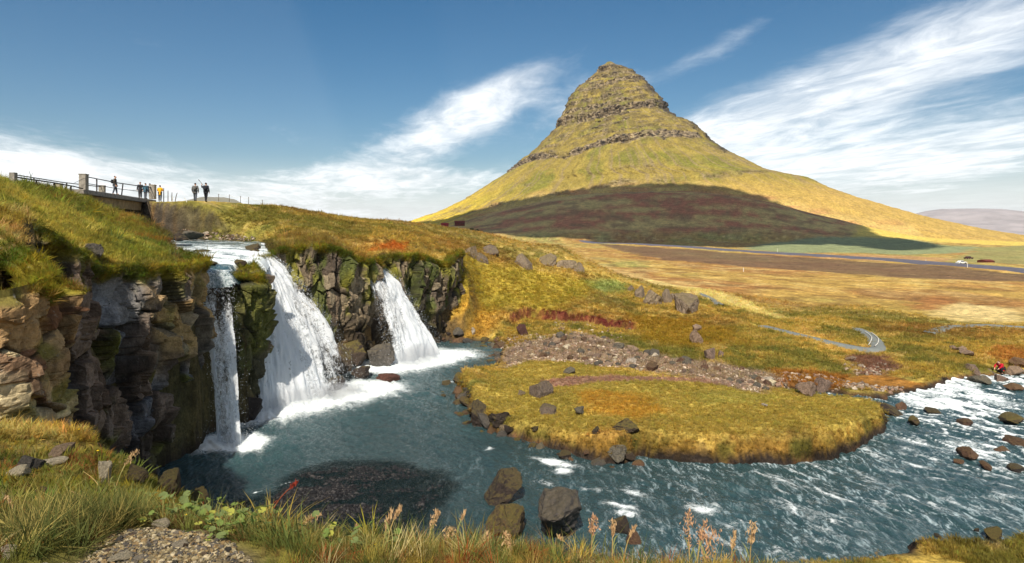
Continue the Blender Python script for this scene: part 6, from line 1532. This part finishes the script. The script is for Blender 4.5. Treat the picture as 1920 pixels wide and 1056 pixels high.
# near bank: grass, finer and longer
near_in = vis & (gr < 9.5) & ~((poly_sdf(gw_, gx, gy) < .05))
i_, p_, rad_ = pick(near_in, 9000)
c_ = tints(i_, .5, 1.3, .14); gsh = r_.random(len(i_)); c_ = np.where((gsh < .45)[:, None], np.clip(np.array(S(134, 138, 70)) * r_.uniform(.5, 1.1, (len(i_), 1)), 0, .8), c_); c_ = np.where((gsh > .86)[:, None], np.clip(np.array(S(206, 188, 130)) * r_.uniform(.7, 1.1, (len(i_), 1)), 0, .8), c_)
g2 = r_.random(len(i_)); alt = np.array([S(74, 88, 44), S(122, 92, 56), S(150, 84, 48), S(92, 100, 56)])[r_.integers(0, 4, len(i_))]; c_ = np.where((g2 < .34)[:, None], np.clip(alt * r_.uniform(.7, 1.4, (len(i_), 1)), 0, .8), c_)
rightness = sm(-.6, .6, p_[:, 0] / p_[:, 1])
scatter('bank_grass', p_, (.045 + .012 * rad_) * r_.lognormal(0, .38, len(p_)) * np.where(rad_ > 5.0, .45, 1), c_, TALL, seed=4, tilt=.25)
# a few big drooping tussocks on the left of the gravel
tus = raycast([(150, 985), (185, 975), (215, 965), (120, 1000), (95, 1015), (170, 1000), (230, 985), (60, 1010), (30, 985), (20, 1005), (250, 960), (130, 970)]); tus = np.repeat(tus, 14, 0); tus[:, :2] += r_.normal(0, .09, (len(tus), 2)); tus[:, 2] = ground_z(tus[:, 0], tus[:, 1])
scatter('tussock_grass', tus, r_.uniform(.12, .25, len(tus)), np.array([S(118, 120, 66), S(104, 108, 60), S(168, 152, 88)])[r_.integers(0, 3, len(tus))] * r_.uniform(.6, 1.4, (len(tus), 1)), TALL, seed=5, tilt=.5)
ru = r_.uniform(128, 196, 90); rv = r_.uniform(858, 905, 90); rpt = raycast(np.column_stack([ru, rv]))
scatter('rust_moss', rpt, .075 * r_.lognormal(0, .3, len(rpt)), np.array([S(150, 102, 56), S(140, 112, 58), S(148, 92, 56), S(112, 112, 56)])[r_.integers(0, 4, len(rpt))] * r_.uniform(.7, 1.3, (len(rpt), 1)), SHORT, seed=10, tilt=.4)
# front edge of the near bank, where stems stand against the water
eu = r_.uniform(430, 1560, 1500); ev = np.interp(eu, [430, 560, 700, 900, 1200, 1400, 1560], [1000, 1006, 1026, 1034, 1040, 1046, 1058]) + r_.normal(0, 8, 1500)
ep = raycast(np.column_stack([eu, ev])); ep = ep[ep[:, 1] < 6]
ec = np.array([S(140, 146, 84), S(196, 176, 110), S(110, 120, 64), S(172, 148, 74)])[r_.integers(0, 4, len(ep))] * r_.uniform(.7, 1.25, (len(ep), 1))
scatter('edge_grass', ep, r_.lognormal(-2.45, .38, len(ep)), ec, TALL, seed=6, tilt=.3)

# ------------------------------------------------------------------ single seed-bearing stems
STEMC = [leaf_mat('dry_stem', False, (*S(188, 160, 104), 1), .25), leaf_mat('red_stem', False, (*S(150, 78, 52), 1), .25), leaf_mat('green_stem', False, (*S(150, 152, 92), 1), .25)]
HEADC = [leaf_mat('dry_head', False, (*S(206, 172, 128), 1), .3), leaf_mat('red_head', False, (*S(150, 66, 52), 1), .3), leaf_mat('orange_head', False, (*S(206, 162, 124), 1), .3)]
def stalk(u0, v0, u1, v1, kind, hc, label, head=.35, fluff=1.0, droop=0.0, seed=0):
    b_ = raycast([(u0, v0)])[0]; q_ = np.random.default_rng(seed + 50)
    if b_[1] > 8.5 or (u0 > 450 and b_[1] > 5):
        yb = 3.7; b_ = np.array([(u0 - 960) / F * yb, yb, 0.0]); b_[2] = float(ground_z(b_[:1], b_[1:2])[0])
    Y1 = b_[1] + q_.uniform(-.05, .12); tip = np.array(P(u1, v1, Y1)); o_ = b_ - np.array([0, 0, .03]); d = tip - o_
    root = thing('grass_stalk', label, 'grass stalk', tuple(o_), 'seed bearing grass stalks along the near bank'); ln = np.linalg.norm(d)
    pts = [Vector(d * f_ + np.array([0, 0, 1]) * ln * .10 * math.sin(f_ * math.pi) + np.array([d[0], 0, 0]) * (-.12) * math.sin(f_ * math.pi)) for f_ in np.linspace(0, 1, 9)]
    bm = bmesh.new(); tube_bm(bm, pts, list(np.linspace(.0044, .0018, 9)), 5); done('stem', bm, STEMC[kind], root, True)
    for s_ in (.25, .45):
        k_ = int(s_ * 8); bm = bmesh.new(); a = pts[k_]; dr = Vector((q_.choice([-1, 1]) * .35, q_.uniform(-.2, .2), .75)).normalized() * ln * .28
        e_ = [a, a + dr * .5 + Vector((0, 0, .02)), a + dr]; vs = []
        for j, p in enumerate(e_):
            w_ = (.004, .003, .0004)[j]; vs += [bm.verts.new(p + Vector((w_, 0, 0))), bm.verts.new(p - Vector((w_, 0, 0)))]
        for j in range(2): bm.faces.new((vs[2 * j], vs[2 * j + 1], vs[2 * j + 3], vs[2 * j + 2]))
        done('blade', bm, STEMC[2], root)
    if head > 0:
        n_ = int(150 * fluff); V = []; T = []
        for i in range(n_):
            f_ = 1 - head * q_.random(); k0 = f_ * 8; k1 = min(int(k0), 7); c = np.array(pts[k1].lerp(pts[k1 + 1], k0 - k1))
            wdt = ln * head * .30 * fluff * math.sin(math.pi * min((1 - f_) / head * .85 + .1, 1)) ** .8
            c = c + q_.normal(0, 1, 3) * wdt * .42 * np.array([1, 1, .8]); s_ = q_.uniform(.0045, .0095); up = q_.normal(0, .5, 3) + np.array([0, 0, 1.2]); sd = q_.normal(0, 1, 3); sd -= up * sd.dot(up) / up.dot(up); sd /= np.linalg.norm(sd) + 1e-6
            V += [c - sd * s_ * .55, c + sd * s_ * .55, c + up * s_ * 1.5, c - up * s_ * .8]; T += [(4 * i, 4 * i + 1, 4 * i + 2), (4 * i + 1, 4 * i, 4 * i + 3)]
        link('seed_head', mesh_np('seed_head', np.array(V), np.array(T), HEADC[hc], False), root)
    return root
for i, a in enumerate([
    (212, 925, 258, 845, 0, 0, 'tall dry reed with a brown seed head leaning right over the dark ravine', .42, .7), (198, 945, 156, 884, 0, 0, 'bent straw coloured stalk without a head leaning left', 0, 0), (184, 965, 130, 920, 0, 0, 'thick pale stalk leaning left just above the tussock', 0, 0), (206, 930, 203, 878, 0, 0, 'upright thin straw stalk beside the tall reed', 0, 0), (222, 960, 214, 905, 2, 0, 'upright green stalk right of the tussock', 0, 0),
    (28, 980, 10, 930, 0, 0, 'dry knobbly stalk near the left frame edge', .5, .4), (379, 975, 381, 934, 1, 1, 'short upright reddish stalk above the leafy plants', .7, .25), (492, 942, 558, 904, 1, 1, 'red tipped stem pointing right across the gravel bar', .16, .5), (548, 978, 602, 965, 1, 0, 'reddish drooping stem lying to the right', .5, .5), (480, 940, 520, 938, 1, 1, 'thin orange runner reaching left over the edge', 0, 0),
    (722, 1036, 752, 950, 0, 0, 'tall pale seed head, the taller of the pair left of centre', .32, .5), (716, 1034, 735, 958, 0, 0, 'shorter seed head beside the tallest pair left of centre', .5, .6), (690, 1012, 667, 985, 0, 0, 'small forked stem left of the pair of seed heads', .2, .3), (800, 1020, 822, 958, 0, 0, 'curly tan seed head between the pair and the thin straight stem', .5, .8), (848, 1036, 873, 958, 2, 0, 'thin straight green stem crossing the water edge', .3, .3), (838, 1030, 846, 992, 0, 0, 'low fuzzy tan head beside the thin straight stem', .6, 1.1),
    (908, 1040, 915, 1002, 0, 0, 'low fluffy head in front of the mossy boulder', .7, 1.1), (960, 1045, 948, 1000, 0, 0, 'fluffy head left of the big grey boulder foot', .7, .9), (1108, 1048, 1114, 968, 0, 2, 'pinkish feathery head against the right flank of the big grey boulder', .45, .9), (1148, 1050, 1150, 975, 0, 0, 'pale airy head right of the big grey boulder', .4, .7), (1166, 1050, 1192, 985, 0, 0, 'thin tan stem leaning right by the small dark rock', .3, .4), (1085, 1048, 1046, 1006, 0, 0, 'thin stem leaning left over the big grey boulder', .2, .3),
    (1294, 1054, 1290, 962, 0, 2, 'largest orange pink feathery head right of centre', .62, .8), (1318, 1054, 1340, 995, 0, 2, 'broad orange pink feathery head right of the largest one', .75, 1.0), (1306, 1054, 1322, 978, 0, 2, 'orange pink feathery head between the two broadest', .5, .8), (1404, 1056, 1412, 982, 0, 0, 'pale airy head at the right end of the near bank', .4, .8), (1370, 1056, 1378, 998, 0, 0, 'pale thin head left of the last airy one', .4, .5)]):
    stalk(*a[:6], a[6], a[7], a[8], seed=i)

# ------------------------------------------------------------------ leafy plants and flowers on the near bank
LEAFM = [leaf_mat('leaf_green', False, (*S(122, 140, 74), 1), .35), leaf_mat('leaf_grey_green', False, (*S(120, 132, 82), 1), .35), leaf_mat('leaf_yellow_green', False, (*S(176, 176, 84), 1), .4)]
def leaf_mesh(seed, lobes=7):
    q_ = np.random.default_rng(seed); n = 22; a = np.linspace(-math.pi * .93, math.pi * .93, n)
    r = 1 - .16 * np.abs(np.sin(a * lobes / 2 * .98)) + q_.normal(0, .03, n)
    ring = np.stack([r * np.sin(a), r * np.cos(a), .22 * r * np.abs(np.sin(a * lobes / 2)) + .18 * r ** 2 - .08], -1)
    V = np.concatenate([[[0, 0, -.05]], ring * .55 + np.array([0, 0, -.03]), ring]); T = [(0, i + 2, i + 1) for i in range(n - 1)] ; Q = []
    for i in range(n - 1): T += [(1 + i, 2 + i, 2 + n + i), (1 + i, 2 + n + i, 1 + n + i)]
    return V, np.array(T)
LM = [[mesh_np('leaf', *leaf_mesh(40 + i), LEAFM[k], True) for i in range(3)] for k in range(3)]
PL = [(305, 985, 9, 'leafy plant at the upper left end of the gravel, by the tan stone'), (330, 975, 14, 'pale green leafy plant above the middle of the gravel'), (362, 982, 16, 'leafy plant with scalloped leaves above the right of the gravel'), (398, 985, 18, 'big clump of scalloped leaves at the upper right of the gravel'), (432, 978, 18, 'leafy clump on the bank edge against the dark pool'), (466, 972, 16, 'leafy clump right of the gravel, at the pool edge'), (412, 1008, 16, 'grey green leafy plant spilling onto the gravel'), (446, 1012, 16, 'leafy plant below the bank edge clump, right of the gravel'), (478, 1000, 14, 'yellow tinged leafy clump at the start of the long grass'), (240, 955, 12, 'round leaved plant standing in front of the dark ravine'), (262, 950, 10, 'pale round leaved plant at the ravine edge'), (500, 985, 10, 'small leafy plant with yellow leaves in the long grass'), (590, 1025, 8, 'small leafy plant half hidden in the grass left of centre'), (700, 1040, 7, 'low yellow leafed plant in the grass at bottom centre')]
for i, (u, v, n_, lb_) in enumerate(PL):
    b_ = raycast([(u, v)])[0]; root = thing('leafy_plant', lb_, 'plant', tuple(b_), 'leafy plants on the near bank'); q_ = np.random.default_rng(300 + i); bm = bmesh.new()
    for j in range(int(n_ * 1.5)):
        a = q_.uniform(0, 6.28); rr = .13 * math.sqrt(q_.random()) + .02; hh = q_.uniform(.04, .13); p = Vector((rr * math.cos(a), rr * math.sin(a), hh))
        tube_bm(bm, [Vector((p.x * .25, p.y * .25, -.02)), p * .6 + Vector((0, 0, .02)), p], .0016, 4, False)
        k_ = (0, 1, 0, 2, 1, 0)[q_.integers(0, 6)]
        s_ = q_.uniform(.015, .027)
        link('leaf', LM[k_][q_.integers(0, 3)], root, p, (q_.normal(.25, .35), q_.normal(0, .35), q_.uniform(0, 6.28)), s_)
    done('stems', bm, STEMC[2], root)
FLY = plain_mat('yellow_petal', S(236, 196, 30), .6, .1, 20.0)
for i, (u, v, lb_) in enumerate(((148, 806, 'left of two yellow flowers on the ledge above the ravine'), (183, 846, 'yellow flower on top of the orange tuft by the ravine'), (349, 966, 'yellow flower among the leafy plants'), (704, 1022, 'orange yellow flower in the grass at bottom centre'))):
    b_ = raycast([(u, v + 16)])[0]; k = b_[1] / F; root = thing('yellow_flower', lb_, 'flower', tuple(b_), 'yellow flowers on the near bank'); hh = 16 * k
    bm = bmesh.new(); tube_bm(bm, [(0, 0, -.02), (.004, 0, hh * .5), (0, 0, hh)], .002 + .0002 * b_[1], 5); done('stem', bm, STEMC[2], root)
    for j in range(6):
        a = j * 1.047; s_ = 3.2 * k; bm = bmesh.new(); d1 = Vector((math.cos(a), math.sin(a), .45)); sd = Vector((-math.sin(a), math.cos(a), 0))
        vs = [bm.verts.new(p) for p in (Vector((0, 0, hh)), Vector((0, 0, hh)) + d1 * s_ * .6 + sd * s_ * .35, Vector((0, 0, hh)) + d1 * s_, Vector((0, 0, hh)) + d1 * s_ * .6 - sd * s_ * .35)]; bm.faces.new(vs); done('petal', bm, FLY, root)

# ------------------------------------------------------------------ unseen cloud added overhead, outlined to cast the shade on the heather hill
top_uv = [(700, 428), (780, 418), (840, 411), (920, 387), (1000, 370), (1100, 355), (1200, 349), (1300, 347), (1360, 353), (1440, 375), (1510, 399), (1580, 427)]
low_uv = [(1640, 441), (1720, 452), (1790, 463), (1680, 469), (1560, 457), (1440, 459), (1380, 465), (1240, 460), (1100, 448), (1000, 441), (900, 434), (800, 428)]
fr_ = (np.sin(TH) > .05).ravel(); mu = 960 + F * (X1 / Y1).ravel()[fr_]; mv = 436 - F * (Z1 / Y1).ravel()[fr_]; m3 = np.stack([X1, Y1, Z1], -1).reshape(-1, 3)[fr_]
sp3 = np.concatenate([np.array([m3[np.argmin((mu - u) ** 2 + (mv - v) ** 2)] for u, v in top_uv]), raycast(low_uv)]); CZ = 900.0
cl = np.stack([p + SUN * (CZ - p[2]) / SUN[2] for p in sp3])[:, :2]
lo, hi = cl.min(0) - 60, cl.max(0) + 60
cxx, cyy = np.meshgrid(np.linspace(lo[0], hi[0], 170), np.linspace(lo[1], hi[1], 170)); sh_ = cxx.shape; cxx = cxx.ravel(); cyy = cyy.ravel()
dcl = poly_sdf(cl, cxx, cyy) + 16 * fbm(cxx / 60, cyy / 60, oct=6, seed=950)
th_ = np.sqrt(np.clip(-dcl, 0, 90)) * 5.0
lump = 1 + .55 * fbm(cxx / 55, cyy / 55, oct=5, seed=951)
for nm_ in ('cloud',):
    topv = np.stack([cxx, cyy, CZ + th_ * lump + .1], -1); botv = np.stack([cxx, cyy, CZ - th_ * .35 * lump - .1], -1)
    kf = dcl < 0; fq = grid_faces(*sh_)
    v1, f1_, _ = keep_faces(topv, fq, kf); v2, f2_, _ = keep_faces(botv, fq[:, ::-1], kf)
    cm, t, out = new_mat('cloud'); d_ = t.n('ShaderNodeBsdfDiffuse'); d_.inputs[0].default_value = (.9, .9, .9, 1); t.set(out.inputs[0], d_.outputs[0])
    link('cloud', mesh_np('cloud', np.concatenate([v1, v2]), np.concatenate([f1_, f2_ + len(v1)]), cm, True), kind='stuff')

# ------------------------------------------------------------------ air
hz, t, out = new_mat('haze')
vp = t.n('ShaderNodeVolumePrincipled'); vp.inputs['Color'].default_value = (.93, .965, 1, 1); vp.inputs['Density'].default_value = 4e-5; vp.inputs['Anisotropy'].default_value = .0
t.set(out.inputs['Volume'], vp.outputs[0])
bm = bmesh.new(); zl0, zh0 = -100.0, 470.0
bx(bm, (0, 0, (zl0 + zh0) / 2), (26000, 26000, zh0 - zl0)); done('haze', bm, hz, kind='stuff')
